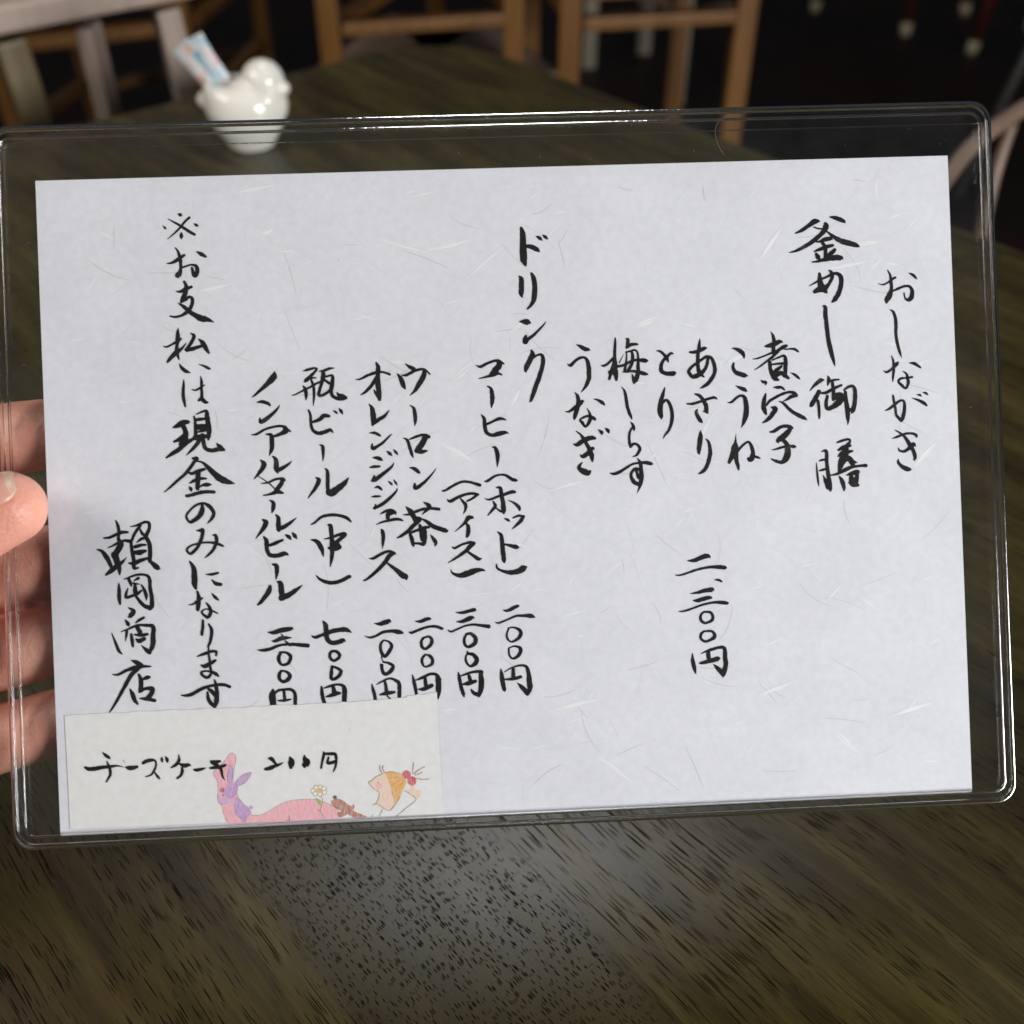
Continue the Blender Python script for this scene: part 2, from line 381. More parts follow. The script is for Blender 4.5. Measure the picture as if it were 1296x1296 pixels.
'nonalc': '''
-1292,711,11 -1299,684,38 -1335,647,27 -1375,613,18 -1403,589,13 -1422,576,5
-1394,546,7 -1366,548,20 -1334,537,18 -1325,526,11
-1383,457,9 -1379,435,22 -1348,451,24 -1309,482,18 -1284,506,13 -1271,527,3
-1433,366,5 -1406,368,14 -1356,394,14 -1307,406,14 -1258,407,16 -1218,378,11
-1247,401,24 -1243,381,33 -1270,366,22 -1303,354,16
-1354,366,7 -1325,360,22 -1321,324,26 -1325,281,24 -1340,246,4
-1389,223,8 -1371,203,29 -1378,179,27 -1403,147,18 -1429,118,4
-1321,242,9 -1303,220,24 -1302,171,30 -1295,149,11
-1300,160,22 -1267,175,22 -1233,196,13 -1215,212,3
-1409,137,5 -1346,91,8 -1309,51,8
-1389,92,6 -1352,96,12 -1311,112,14 -1270,116,14 -1259,104,12
-1271,108,23 -1280,85,25 -1298,62,25 -1313,43,25
-1380,25,7 -1343,31,14 -1302,42,25 -1273,35,14
-1347,-2,7 -1327,-18,21 -1328,-47,23 -1338,-75,5
-1388,-111,12 -1372,-126,29 -1384,-154,25 -1408,-185,16 -1431,-213,5
-1315,-86,9 -1302,-106,23 -1304,-152,27 -1302,-175,17
-1304,-166,25 -1269,-153,23 -1234,-131,17 -1201,-107,3
-1265,-200,9 -1248,-212,23 -1237,-227,8
-1227,-190,9 -1216,-205,23 -1205,-222,9
-1386,-207,12 -1373,-230,25 -1372,-277,23 -1356,-309,25 -1316,-314,25 -1275,-304,25 -1255,-313,8
-1362,-257,14 -1324,-244,20 -1283,-228,14
-1343,-362,12 -1323,-371,25 -1322,-406,23 -1328,-446,5
-1362,-483,17 -1369,-509,29 -1393,-542,25 -1417,-570,20 -1435,-584,10
-1318,-461,14 -1304,-471,29 -1300,-517,32 -1296,-555,25
-1302,-552,35 -1255,-533,29 -1213,-506,20 -1183,-484,3
-1386,-739,4 -1354,-743,23 -1317,-733,27 -1284,-728,27 -1252,-725,20 -1246,-727,8
-1310,-753,6 -1302,-766,12
-1364,-788,5 -1348,-791,18 -1315,-778,24 -1286,-775,20 -1256,-775,6
-1291,-791,7 -1275,-808,15 -1264,-823,6
-1447,-836,4 -1415,-839,18 -1374,-833,18 -1333,-818,16 -1288,-812,15 -1239,-814,20 -1194,-820,23 -1166,-823,24
-1322,-855,12 -1293,-856,14 -1269,-870,20 -1264,-890,20 -1279,-918,18 -1312,-925,15 -1328,-904,20 -1329,-879,20 -1316,-855,14
-1322,-957,10 -1293,-963,15 -1272,-984,22 -1283,-1008,23 -1312,-1019,18 -1331,-998,20 -1328,-974,20 -1318,-958,12
-1368,-1064,16 -1373,-1090,37 -1372,-1119,37 -1370,-1148,35
-1359,-1083,12 -1338,-1067,15 -1297,-1063,15 -1265,-1066,18 -1247,-1092,20 -1248,-1149,21
-1308,-1073,16 -1305,-1110,18
-1342,-1124,8 -1308,-1124,16 -1271,-1119,8
''',
'pay': '''
-1848,1584,5 -1814,1564,11 -1777,1541,16 -1741,1515,18 -1709,1495,17 -1704,1493,11
-1730,1589,13 -1755,1568,13 -1783,1536,13 -1816,1504,10 -1855,1473,4
-1794,1611,5 -1780,1605,22 -1771,1601,5
-1879,1548,4 -1866,1534,14 -1861,1533,5
-1707,1555,4 -1694,1545,18 -1683,1541,5
-1778,1503,11 -1779,1487,22 -1780,1470,4
-1866,1336,5 -1839,1339,14 -1811,1352,20 -1784,1370,20 -1766,1380,14
-1814,1422,8 -1799,1397,15 -1790,1354,20 -1789,1310,17 -1795,1283,27 -1807,1267,33 -1804,1257,11
-1786,1310,11 -1753,1320,11 -1732,1325,11 -1705,1318,20 -1698,1291,24 -1710,1267,29 -1720,1275,22 -1727,1308,14
-1697,1397,7 -1673,1383,24 -1649,1368,14
-1773,1233,14 -1763,1206,22 -1770,1168,27 -1785,1136,24 -1793,1120,16
-1818,1180,7 -1797,1177,16 -1769,1190,20 -1734,1202,16
-1796,1114,5 -1771,1130,16 -1749,1146,16 -1731,1134,20 -1738,1096,20 -1758,1067,22 -1791,1046,16 -1829,1037,14 -1858,1043,9
-1812,1115,4 -1783,1095,20 -1752,1067,24 -1721,1044,29 -1684,1024,38 -1652,1017,27 -1617,1001,4
-1816,976,3 -1819,949,19 -1820,914,27 -1826,879,19 -1828,844,22 -1818,801,9
-1901,877,5 -1883,872,11 -1848,888,13 -1821,901,18 -1801,916,9
-1882,788,13 -1864,809,22 -1837,835,27 -1801,860,16 -1775,890,4
-1747,943,7 -1730,929,20 -1742,898,19 -1766,864,19 -1771,846,16
-1775,853,22 -1744,856,24 -1708,866,19 -1682,874,18
-1707,910,6 -1686,892,25 -1669,860,27 -1653,831,13
-1817,777,4 -1805,754,18 -1784,734,22 -1760,725,7
-1710,770,4 -1682,759,13 -1656,745,16 -1647,742,7
-1796,686,5 -1798,653,15 -1802,613,18 -1800,577,19 -1793,537,11
-1753,629,6 -1731,626,11 -1704,640,11 -1682,653,6
-1702,702,5 -1698,671,15 -1700,631,16 -1699,596,18 -1702,574,22
-1718,568,13 -1702,574,22 -1681,558,22 -1666,555,7
-1866,420,6 -1839,432,27 -1808,447,31 -1781,450,22 -1772,450,7
-1817,443,27 -1800,407,27 -1797,380,31 -1807,349,40 -1825,328,27
-1862,343,13 -1833,355,22 -1802,376,27
-1909,254,9 -1875,277,22 -1840,297,25 -1803,327,25 -1768,348,19 -1745,360,13
-1747,480,9 -1742,444,16 -1742,400,18 -1741,360,22
-1736,490,5 -1709,501,11 -1678,508,16 -1675,477,27 -1670,433,28 -1667,393,28 -1673,349,13
-1737,460,18 -1711,463,19 -1684,464,13
-1734,420,35 -1686,418,35
-1740,391,9 -1713,395,13 -1687,402,18
-1745,360,31 -1706,366,27 -1666,366,18
-1719,359,22 -1733,329,22 -1761,299,18 -1797,265,4
-1705,372,27 -1700,337,22 -1691,301,22 -1656,286,24 -1621,292,25 -1590,288,18
-1628,327,4 -1611,305,27 -1592,293,13
-1763,246,13 -1741,245,22 -1739,232,9
-1745,241,18 -1773,202,19 -1805,164,18 -1851,126,16 -1891,92,13 -1927,64,5
-1746,230,9 -1711,222,13 -1677,190,25 -1644,153,35 -1610,125,40 -1575,109,31 -1536,97,5
-1794,172,9 -1770,162,18 -1735,174,22 -1699,184,15
-1786,108,6 -1763,120,18 -1728,132,19 -1693,131,11
-1735,165,27 -1739,130,28 -1743,77,22
-1786,88,9 -1780,76,22 -1778,65,9
-1734,81,4 -1716,94,13 -1690,97,24 -1668,97,9
-1804,38,18 -1775,43,19 -1726,55,21 -1682,57,20 -1652,54,18
-1720,-14,15 -1723,-50,29 -1742,-80,25 -1773,-102,22 -1796,-106,15 -1810,-72,13 -1781,-35,12 -1745,-11,13 -1709,-7,15 -1680,-26,23 -1658,-63,20 -1672,-95,17 -1696,-120,3
-1758,-158,5 -1735,-157,20 -1722,-157,20 -1732,-203,20 -1754,-248,18 -1780,-275,18 -1798,-284,15 -1815,-261,13 -1789,-239,11 -1743,-228,12 -1692,-225,13 -1647,-234,18 -1615,-248,13
-1668,-187,6 -1653,-188,18 -1649,-221,20 -1668,-266,17 -1695,-293,13 -1716,-310,5
-1800,-328,10 -1781,-364,25 -1778,-410,33 -1779,-451,31 -1773,-479,15
-1715,-402,5 -1684,-404,15 -1648,-397,13
-1682,-434,6 -1663,-455,22 -1635,-462,20
-1816,-569,4 -1791,-565,11 -1765,-548,15 -1739,-534,10
-1766,-495,10 -1759,-528,22 -1763,-569,25 -1767,-599,18
-1685,-511,6 -1668,-532,18 -1651,-548,10
-1719,-561,7 -1701,-587,18 -1697,-619,20 -1714,-641,20 -1737,-626,14 -1745,-609,11 -1723,-596,7 -1696,-603,11 -1659,-622,9
-1741,-658,13 -1743,-694,17 -1750,-737,16
-1710,-679,9 -1695,-712,18 -1699,-755,18 -1709,-788,15 -1720,-806,9
-1715,-807,8 -1716,-842,11 -1712,-886,13 -1709,-935,13
-1781,-858,5 -1743,-846,17 -1705,-834,16 -1675,-835,16 -1676,-857,11
-1759,-908,11 -1740,-914,24 -1713,-902,22 -1680,-884,14
-1708,-924,13 -1707,-957,13 -1727,-977,18 -1750,-968,16 -1761,-949,14 -1741,-941,11 -1709,-946,13 -1683,-958,22 -1667,-972,11
-1878,-1069,5 -1849,-1073,16 -1811,-1064,20 -1767,-1041,20 -1723,-1027,16 -1674,-1021,18 -1636,-1022,18 -1607,-1034,18
-1689,-993,9 -1682,-1023,18 -1679,-1067,24 -1683,-1110,27 -1695,-1139,22
-1724,-1043,16 -1708,-1054,22 -1687,-1083,22
-1730,-1059,11 -1728,-1092,20 -1716,-1119,22 -1695,-1139,22
''',
'shop': '''
-2200,-84,9 -2190,-111,18 -2185,-147,19 -2189,-186,19 -2177,-213,31 -2191,-244,35 -2214,-278,31
-2269,-179,9 -2236,-176,16 -2197,-160,18 -2166,-150,19 -2137,-151,13
-2247,-233,6 -2221,-223,11 -2190,-208,16 -2154,-197,16 -2128,-202,22
-2169,-227,13 -2196,-252,22 -2218,-278,22
-2214,-274,40 -2202,-309,35 -2191,-354,25 -2190,-385,9
-2149,-292,4 -2172,-315,18 -2203,-336,27 -2235,-361,27 -2266,-384,11
-2309,-241,7 -2283,-251,19 -2258,-285,27 -2238,-330,22 -2230,-352,9
-2121,-121,5 -2086,-115,13 -2042,-99,16 -2018,-105,18 -2019,-140,19 -2036,-179,22 -2020,-220,24 -2018,-273,24 -2021,-317,22
-2064,-116,13 -2092,-150,18 -2115,-194,16 -2120,-224,18 -2115,-264,22 -2110,-304,22 -2110,-340,22
-2069,-134,9 -2057,-161,18 -2036,-179,18
-2089,-210,6 -2063,-191,18 -2041,-188,13
-2099,-234,22 -2068,-226,18 -2042,-225,13
-2107,-265,22 -2074,-266,31 -2043,-258,16
-2102,-322,27 -2067,-310,22 -2032,-299,13
-2137,-323,9 -2111,-331,22 -2110,-353,18 -2086,-351,9
-2032,-303,11 -2007,-330,25 -1981,-354,31 -1968,-361,9
-2196,-433,6 -2196,-468,20 -2197,-512,22 -2194,-548,13
-2167,-412,6 -2132,-400,11 -2092,-389,14 -2048,-393,16 -2027,-413,19 -2025,-467,21 -2018,-520,23 -2020,-568,25 -2034,-585,13
-2117,-489,7 -2093,-526,18 -2063,-562,22 -2029,-577,27
-2141,-413,18 -2131,-436,18 -2129,-449,11
-2113,-423,6 -2088,-409,18
-2115,-436,13 -2085,-442,7
-2107,-446,18 -2108,-481,27
-2147,-462,6 -2159,-496,16 -2158,-514,16 -2127,-506,16 -2096,-495,18 -2073,-478,11
-2072,-447,9 -2056,-479,19 -2048,-510,19 -2049,-534,4
-2147,-571,8 -2121,-591,24 -2138,-615,27 -2149,-623,11
-2168,-638,8 -2155,-660,24 -2151,-671,11
-2066,-629,14 -2090,-641,16 -2112,-656,7
-2246,-708,4 -2229,-755,14 -2212,-805,18 -2194,-826,8
-2195,-703,4 -2151,-688,12 -2102,-671,15 -2054,-673,18 -2017,-682,24 -2019,-731,27 -2023,-785,28 -2044,-828,13
-2085,-783,5 -2064,-805,20 -2043,-823,27
-2162,-698,16 -2166,-725,14 -2173,-757,3
-2105,-681,24 -2090,-709,27
-2139,-718,13 -2135,-754,20 -2132,-786,14
-2120,-722,11 -2083,-726,20 -2050,-722,16
-2111,-749,13 -2095,-758,27 -2067,-746,20
-2144,-864,5 -2115,-877,27 -2089,-894,24
-2252,-937,5 -2220,-940,14 -2171,-918,18 -2127,-906,24 -2084,-900,20 -2038,-902,8
-2106,-907,27 -2145,-943,24 -2179,-996,22 -2213,-1054,18 -2253,-1118,13 -2276,-1149,5
-2105,-945,14 -2095,-978,24 -2097,-1032,27
-2087,-973,11 -2060,-963,24 -2046,-961,13
-2156,-1024,9 -2144,-1052,24 -2134,-1085,24 -2119,-1107,13
-2105,-1040,16 -2073,-1025,18 -2035,-1027,27 -2042,-1056,27 -2064,-1077,22
-2104,-1078,8 -2069,-1082,22 -2024,-1092,20
''',
'cake': '''
-2417,-1446,15 -2401,-1455,22 -2368,-1456,24 -2334,-1451,22 -2307,-1449,19 -2273,-1447,16 -2240,-1445,10 -2207,-1454,4
-2319,-1367,5 -2304,-1383,18 -2288,-1396,18 -2279,-1406,4
-2297,-1417,5 -2290,-1441,16 -2282,-1465,16 -2282,-1493,15 -2293,-1512,11 -2305,-1532,8
-2207,-1415,2 -2201,-1430,2
-2192,-1456,12 -2177,-1460,26 -2153,-1460,24 -2133,-1455,16
-2099,-1437,17 -2081,-1427,20 -2054,-1422,19 -2034,-1426,12 -2028,-1447,10 -2038,-1477,12 -2057,-1503,10 -2088,-1513,6
-2045,-1480,5 -2022,-1515,15 -2011,-1529,7
-1996,-1411,8 -1995,-1423,15 -1994,-1435,8
-1974,-1408,8 -1967,-1422,19 -1965,-1436,10
-1902,-1400,5 -1901,-1429,17 -1916,-1452,17 -1936,-1464,12 -1948,-1471,4
-1895,-1453,14 -1872,-1461,24 -1849,-1458,18 -1839,-1464,5
-1886,-1474,14 -1885,-1491,17 -1894,-1514,15 -1915,-1530,11
-1819,-1487,12 -1806,-1489,19 -1779,-1485,16 -1755,-1479,4
-1727,-1442,8 -1703,-1448,19 -1676,-1446,14
-1724,-1451,14 -1697,-1465,24 -1684,-1480,20
-1731,-1482,12 -1708,-1480,17 -1677,-1478,17 -1647,-1469,14
-1674,-1480,19 -1668,-1508,14 -1663,-1535,10 -1651,-1551,3
-1404,-1444,12 -1390,-1446,23 -1373,-1468,15 -1367,-1482,15 -1394,-1495,23 -1423,-1502,18 -1431,-1504,8
-1382,-1490,16 -1353,-1481,15 -1324,-1469,2
-1287,-1443,12 -1281,-1462,33 -1282,-1482,33 -1285,-1500,16
-1207,-1434,6 -1204,-1457,29 -1194,-1474,37 -1207,-1490,33 -1209,-1498,16
-1100,-1419,6 -1099,-1437,15 -1109,-1474,12 -1117,-1510,11
-1095,-1431,15 -1062,-1433,18 -1036,-1436,18 -1031,-1465,14 -1036,-1502,12 -1050,-1534,5
-1073,-1451,10 -1080,-1483,16 -1056,-1482,18 -1033,-1475,15
''',
}
ART = [
('P', 'pink', '-1535,-1747 -1517,-1752 -1494,-1757 -1457,-1753 -1427,-1741 -1396,-1725 -1374,-1712 -1329,-1692 -1276,-1682 -1218,-1680 -1157,-1684 -1109,-1700 -1066,-1724 -1031,-1746 -1028,-1772 -1042,-1798 -1113,-1797 -1245,-1798 -1377,-1799 -1496,-1794 -1537,-1792'),
('P', 'pink', '-1611,-1403 -1591,-1415 -1588,-1441 -1600,-1497 -1608,-1557 -1590,-1617 -1580,-1659 -1552,-1698 -1516,-1745 -1511,-1792 -1644,-1792 -1668,-1737 -1681,-1688 -1697,-1665 -1693,-1605 -1697,-1553 -1716,-1518 -1704,-1492 -1658,-1453 -1630,-1417'),
('L', 'line', '-1517,-1752 -1494,-1757 -1457,-1753 -1427,-1741 -1396,-1725 -1374,-1712 -1329,-1692 -1276,-1682 -1218,-1680 -1157,-1684 -1109,-1700 -1066,-1724 -1031,-1746|2'),
('L', 'line', '-1644,-1792 -1668,-1737 -1681,-1688 -1697,-1665 -1693,-1605 -1697,-1553 -1716,-1518 -1704,-1492 -1658,-1453 -1630,-1417 -1611,-1403 -1591,-1415 -1588,-1441 -1600,-1497 -1608,-1557 -1590,-1617 -1580,-1659 -1552,-1698|2'),
('P', 'mauve', '-1623,-1466 -1607,-1497 -1611,-1542 -1617,-1571 -1636,-1567 -1638,-1525'),
('P', 'mauve', '-1504,-1517 -1524,-1553 -1547,-1575 -1585,-1591 -1603,-1576 -1576,-1543 -1541,-1522'),
('L', 'line', '-1617,-1571 -1611,-1542 -1607,-1497 -1623,-1466 -1638,-1525 -1636,-1567|2'),
('L', 'line', '-1585,-1591 -1547,-1575 -1524,-1553 -1504,-1517 -1541,-1522 -1576,-1543 -1603,-1576|2'),
('P', 'mauve', '-1602,-1647 -1580,-1659 -1552,-1694 -1516,-1726 -1516,-1748 -1536,-1766 -1569,-1772 -1602,-1744 -1608,-1703'),
('P', 'mauve', '-1503,-1711 -1504,-1717 -1508,-1720 -1514,-1721 -1519,-1720 -1522,-1716 -1524,-1710 -1522,-1705 -1518,-1702 -1513,-1701 -1508,-1702 -1504,-1706'),
('P', 'mauve', '-1569,-1761 -1543,-1762 -1546,-1792 -1566,-1791'),
('L', 'line', '-1602,-1658 -1580,-1659 -1552,-1694 -1519,-1718|2'),
('L', 'line', '-1607,-1684 -1605,-1740 -1569,-1772 -1536,-1766|2'),
('P', 'lavender', '-1698,-1631 -1687,-1645 -1639,-1656 -1603,-1666 -1610,-1676 -1648,-1684 -1685,-1684 -1699,-1668'),
('P', 'mauve', '-1636,-1570 -1603,-1574 -1583,-1592 -1586,-1618 -1602,-1647 -1632,-1657 -1657,-1640 -1663,-1606 -1648,-1592'),
('P', 'plum', '-1658,-1609 -1660,-1615 -1665,-1620 -1671,-1621 -1678,-1619 -1683,-1614 -1684,-1607 -1682,-1601 -1677,-1596 -1670,-1595 -1664,-1597 -1659,-1602'),
('P', 'plum', '-1660,-1637 -1661,-1640 -1663,-1642 -1667,-1643 -1670,-1642 -1672,-1639 -1673,-1636 -1672,-1633 -1670,-1630 -1666,-1630 -1663,-1631 -1660,-1633'),
('L', 'line', '-1698,-1631 -1695,-1669 -1681,-1684 -1640,-1682|2'),
('L', 'stem', '-1127,-1661 -1117,-1688 -1125,-1723 -1131,-1750 -1112,-1786 -1107,-1795|3'),
('L', 'stem', '-1148,-1740 -1131,-1752|3'),
('P', 'line', '-1154,-1636 -1156,-1643 -1162,-1647 -1169,-1649 -1176,-1647 -1181,-1641 -1182,-1634 -1180,-1627 -1175,-1622 -1168,-1621 -1161,-1623 -1156,-1628'),
('P', 'white', '-1157,-1635 -1159,-1641 -1163,-1645 -1169,-1646 -1174,-1644 -1178,-1640 -1179,-1634 -1178,-1629 -1173,-1625 -1168,-1624 -1162,-1626 -1159,-1630'),
('P', 'line', '-1136,-1619 -1138,-1626 -1143,-1631 -1151,-1632 -1157,-1630 -1162,-1625 -1164,-1617 -1162,-1610 -1157,-1605 -1149,-1604 -1142,-1606 -1137,-1611'),
('P', 'white', '-1139,-1619 -1141,-1624 -1145,-1628 -1150,-1629 -1156,-1627 -1160,-1623 -1161,-1617 -1159,-1612 -1155,-1608 -1150,-1607 -1144,-1609 -1140,-1613'),
('P', 'line', '-1114,-1617 -1116,-1624 -1121,-1629 -1128,-1631 -1135,-1629 -1140,-1623 -1142,-1616 -1140,-1609 -1134,-1604 -1127,-1603 -1120,-1605 -1115,-1610'),
('P', 'white', '-1117,-1617 -1119,-1623 -1123,-1627 -1128,-1628 -1134,-1626 -1138,-1622 -1139,-1616 -1137,-1611 -1133,-1607 -1127,-1606 -1122,-1607 -1118,-1612'),
('P', 'line', '-1092,-1626 -1094,-1633 -1100,-1638 -1107,-1640 -1114,-1638 -1119,-1632 -1120,-1625 -1118,-1618 -1113,-1613 -1106,-1612 -1099,-1614 -1094,-1619'),
('P', 'white', '-1095,-1626 -1097,-1632 -1101,-1636 -1107,-1637 -1112,-1635 -1116,-1631 -1117,-1625 -1115,-1620 -1111,-1616 -1106,-1615 -1100,-1616 -1096,-1621'),
('P', 'line', '-1091,-1647 -1093,-1654 -1098,-1659 -1105,-1661 -1112,-1659 -1117,-1653 -1119,-1646 -1117,-1639 -1111,-1634 -1104,-1633 -1097,-1635 -1092,-1640'),
('P', 'white', '-1094,-1647 -1095,-1653 -1100,-1657 -1105,-1658 -1111,-1656 -1114,-1652 -1116,-1646 -1114,-1641 -1110,-1637 -1104,-1636 -1099,-1637 -1095,-1642'),
('P', 'line', '-1115,-1655 -1117,-1662 -1123,-1667 -1130,-1669 -1137,-1666 -1142,-1661 -1143,-1654 -1141,-1647 -1136,-1642 -1129,-1640 -1122,-1643 -1117,-1648'),
('P', 'white', '-1118,-1655 -1120,-1660 -1124,-1664 -1130,-1666 -1135,-1664 -1139,-1660 -1140,-1654 -1139,-1648 -1134,-1645 -1129,-1643 -1123,-1645 -1120,-1649'),
('P', 'line', '-1142,-1653 -1144,-1660 -1149,-1664 -1156,-1666 -1163,-1664 -1168,-1658 -1170,-1651 -1168,-1644 -1162,-1639 -1155,-1638 -1148,-1640 -1143,-1645'),
('P', 'white', '-1145,-1652 -1146,-1658 -1151,-1662 -1156,-1663 -1162,-1661 -1165,-1657 -1167,-1651 -1165,-1646 -1161,-1642 -1155,-1641 -1150,-1643 -1146,-1647'),
('P', 'yellow', '-1117,-1635 -1120,-1643 -1126,-1649 -1134,-1650 -1141,-1648 -1147,-1642 -1149,-1634 -1146,-1626 -1140,-1620 -1132,-1618 -1124,-1621 -1119,-1627'),
('P', 'leaf', '-1157,-1675 -1135,-1685 -1116,-1702 -1125,-1719 -1145,-1707'),
('P', 'brown', '-1069,-1695 -1042,-1687 -1012,-1693 -982,-1717 -956,-1731 -946,-1719 -940,-1737 -948,-1759 -913,-1778 -874,-1795 -945,-1796 -979,-1775 -997,-1783 -1029,-1790 -1039,-1763 -1014,-1758 -1040,-1736 -1066,-1720'),
('P', 'black', '-1036,-1678 -1037,-1684 -1042,-1688 -1048,-1689 -1053,-1687 -1057,-1683 -1059,-1677 -1057,-1671 -1053,-1667 -1047,-1666 -1041,-1668 -1037,-1672'),
('L', 'line', '-1066,-1720 -1040,-1736 -1018,-1751|3'),
('L', 'line', '-974,-1744 -948,-1759 -874,-1795|3'),
('L', 'line', '-1042,-1687 -1012,-1693 -982,-1717|2'),
('L', 'line', '-1322,-1792 -1304,-1792 -1308,-1766 -1304,-1792|3'),
('P', 'skin', '-857,-1603 -841,-1597 -832,-1587 -782,-1558 -764,-1559 -748,-1591 -732,-1640 -729,-1680 -718,-1725 -746,-1764 -776,-1754 -815,-1721 -799,-1664 -830,-1640'),
('P', 'skin', '-657,-1644 -626,-1654 -621,-1628 -599,-1629 -600,-1655 -569,-1661 -570,-1690 -597,-1709 -627,-1685'),
('P', 'orange', '-764,-1554 -729,-1548 -689,-1558 -663,-1572 -647,-1613 -666,-1648 -685,-1691 -714,-1735 -721,-1699 -729,-1672 -736,-1622 -752,-1582'),
('P', 'blush', '-782,-1625 -784,-1634 -791,-1640 -801,-1642 -810,-1639 -817,-1632 -819,-1623 -816,-1614 -809,-1607 -799,-1605 -790,-1608 -784,-1615'),
('L', 'amber', '-752,-1582 -708,-1581 -663,-1586|3'),
('L', 'amber', '-734,-1627 -691,-1602 -655,-1595|3'),
('L', 'amber', '-729,-1672 -687,-1629 -651,-1604|3'),
('P', 'red', '-619,-1570 -623,-1582 -632,-1590 -644,-1593 -656,-1589 -664,-1580 -667,-1568 -663,-1556 -654,-1548 -642,-1545 -630,-1549 -622,-1558'),
('P', 'red', '-589,-1607 -593,-1620 -603,-1629 -616,-1632 -628,-1627 -637,-1618 -640,-1605 -636,-1592 -627,-1583 -614,-1580 -601,-1584 -592,-1594'),
('L', 'hair', '-609,-1566 -606,-1535 -602,-1504|5'),
('L', 'hair', '-601,-1566 -573,-1545 -541,-1529|5'),
('L', 'hair', '-596,-1573 -574,-1568 -556,-1560|5'),
('L', 'hair', '-593,-1591 -557,-1600 -522,-1599|5'),
('L', 'hair', '-775,-1558 -790,-1535 -791,-1509|5'),
('L', 'hair', '-764,-1551 -777,-1529 -771,-1512|5'),
('L', 'line', '-841,-1597 -857,-1603 -830,-1640 -799,-1664 -815,-1716 -837,-1729|3'),
('L', 'line', '-819,-1723 -785,-1744 -772,-1756 -746,-1765 -714,-1735 -685,-1691|3'),
('L', 'line', '-662,-1657 -627,-1679 -596,-1711 -652,-1755 -709,-1799|3'),
('L', 'line', '-785,-1756 -795,-1775 -804,-1796|3'),
('L', 'line', '-839,-1784 -849,-1797|3'),
('L', 'line', '-841,-1595 -814,-1574 -782,-1559|3'),
('L', 'line', '-764,-1554 -729,-1548 -689,-1558 -667,-1568|3'),
('L', 'line', '-808,-1603 -804,-1610|3'),
]
NOTE = [(-0.12606, -0.0578), (-0.11998, -0.05753), (-0.1113, -0.05758), (-0.09824, -0.05751), (-0.08952, -0.05757), (-0.0764, -0.0576), (-0.06762, -0.05744), (-0.05664, -0.05749), (-0.04783, -0.05744), (-0.04232, -0.05735), (-0.039, -0.05716), (-0.03458, -0.05703), (-0.03192, -0.05681), (-0.02968, -0.05624), (-0.02569, -0.05609), (-0.02279, -0.05566), (-0.02268, -0.06999), (-0.02223, -0.08999), (-0.04025, -0.08979), (-0.0798, -0.08943), (-0.12573, -0.0892), (-0.12581, -0.07405)]
WHITE_FLECKS = [(-0.022, 0.0681, -0.0075, 0.0712), (-0.0731, 0.0858, -0.0632, 0.0877), (-0.0345, 0.0725, -0.0198, 0.0676), (0.0729, 0.0625, 0.0805, 0.0724), (-0.0101, 0.0602, 0.0013, 0.0692), (0.1014, 0.0661, 0.1094, 0.0673), (0.0932, 0.0601, 0.1047, 0.0615), (0.0362, 0.0446, 0.0441, 0.0477), (0.0604, 0.0326, 0.0708, 0.0379), (-0.0005, 0.0214, 0.0042, 0.029), (-0.0146, 0.0319, -0.0077, 0.0372), (0.012, -0.0003, 0.0222, 0.002), (-0.0186, 0.0142, -0.0099, 0.0084), (0.1137, 0.0004, 0.122, 0.0091), (0.1064, -0.068, 0.118, -0.0651), (0.0903, -0.0729, 0.0969, -0.0788), (0.0681, -0.0607, 0.0796, -0.0567), (0.0096, -0.0625, 0.0232, -0.0598), (0.0225, -0.0765, 0.0312, -0.0836), (-0.067, 0.0734, -0.0636, 0.0755), (-0.0851, 0.0585, -0.0763, 0.0605), (0.054, 0.0116, 0.0588, 0.0204), (0.0003, 0.0425, 0.0061, 0.0479)]
UNIT = .00005
# the card's frame: x right, y up the card, z towards the reader
EX = Vector((.998700, .050360, .007930)).normalized()
EY = Vector((-.038475, .642481, .765335)); EY = (EY-EX*EY.dot(EX)).normalized()
EZ = EX.cross(EY)
CARD = Matrix(((EX.x, EY.x, EZ.x, -.000452), (EX.y, EY.y, EZ.y, .235245), (EX.z, EY.z, EZ.z, .840475), (0, 0, 0, 1)))

# ------------------------------------------------------------------ helpers
def nmat(name):
    m = bpy.data.materials.new(name); m.use_nodes = True
    nt = m.node_tree; b = nt.nodes['Principled BSDF']
    return m, nt, b
def plain(name, col, rough=.5, spec=.5, **kw):
    m, nt, b = nmat(name)
    b.inputs['Base Color'].default_value = (*col, 1); b.inputs['Roughness'].default_value = rough
    b.inputs['Specular IOR Level'].default_value = spec
    for k, v in kw.items(): b.inputs[k.replace('_', ' ')].default_value = v
    return m
def node(nt, t, **kw):
    n = nt.nodes.new(t)
    for k, v in kw.items():
        if k in n.inputs: n.inputs[k].default_value = v
        else: setattr(n, k, v)
    return n
def ramp(nt, fac, stops):
    n = nt.nodes.new('ShaderNodeValToRGB'); e = n.color_ramp.elements
    while len(e) < len(stops): e.new(.5)
    for el, (p, c) in zip(e, stops): el.position = p; el.color = (*c, 1)
    nt.links.new(fac, n.inputs[0]); return n.outputs[0]
def obj(name, bm, mats, parent=None, smooth=False, mw=None):
    me = bpy.data.meshes.new(name); bm.to_mesh(me); bm.free()
    if not isinstance(mats, (list, tuple)): mats = [mats]
    for m in mats: me.materials.append(m)
    if smooth: me.polygons.foreach_set('use_smooth', [True]*len(me.polygons))
    o = bpy.data.objects.new(name, me); C.objects.link(o)
    if mw is not None: o.matrix_world = mw
    if parent is not None: o.parent = parent
    return o
def tag(o, label, cat, group=None):
    o['label'] = label; o['category'] = cat
    if group: o['group'] = group
    return o
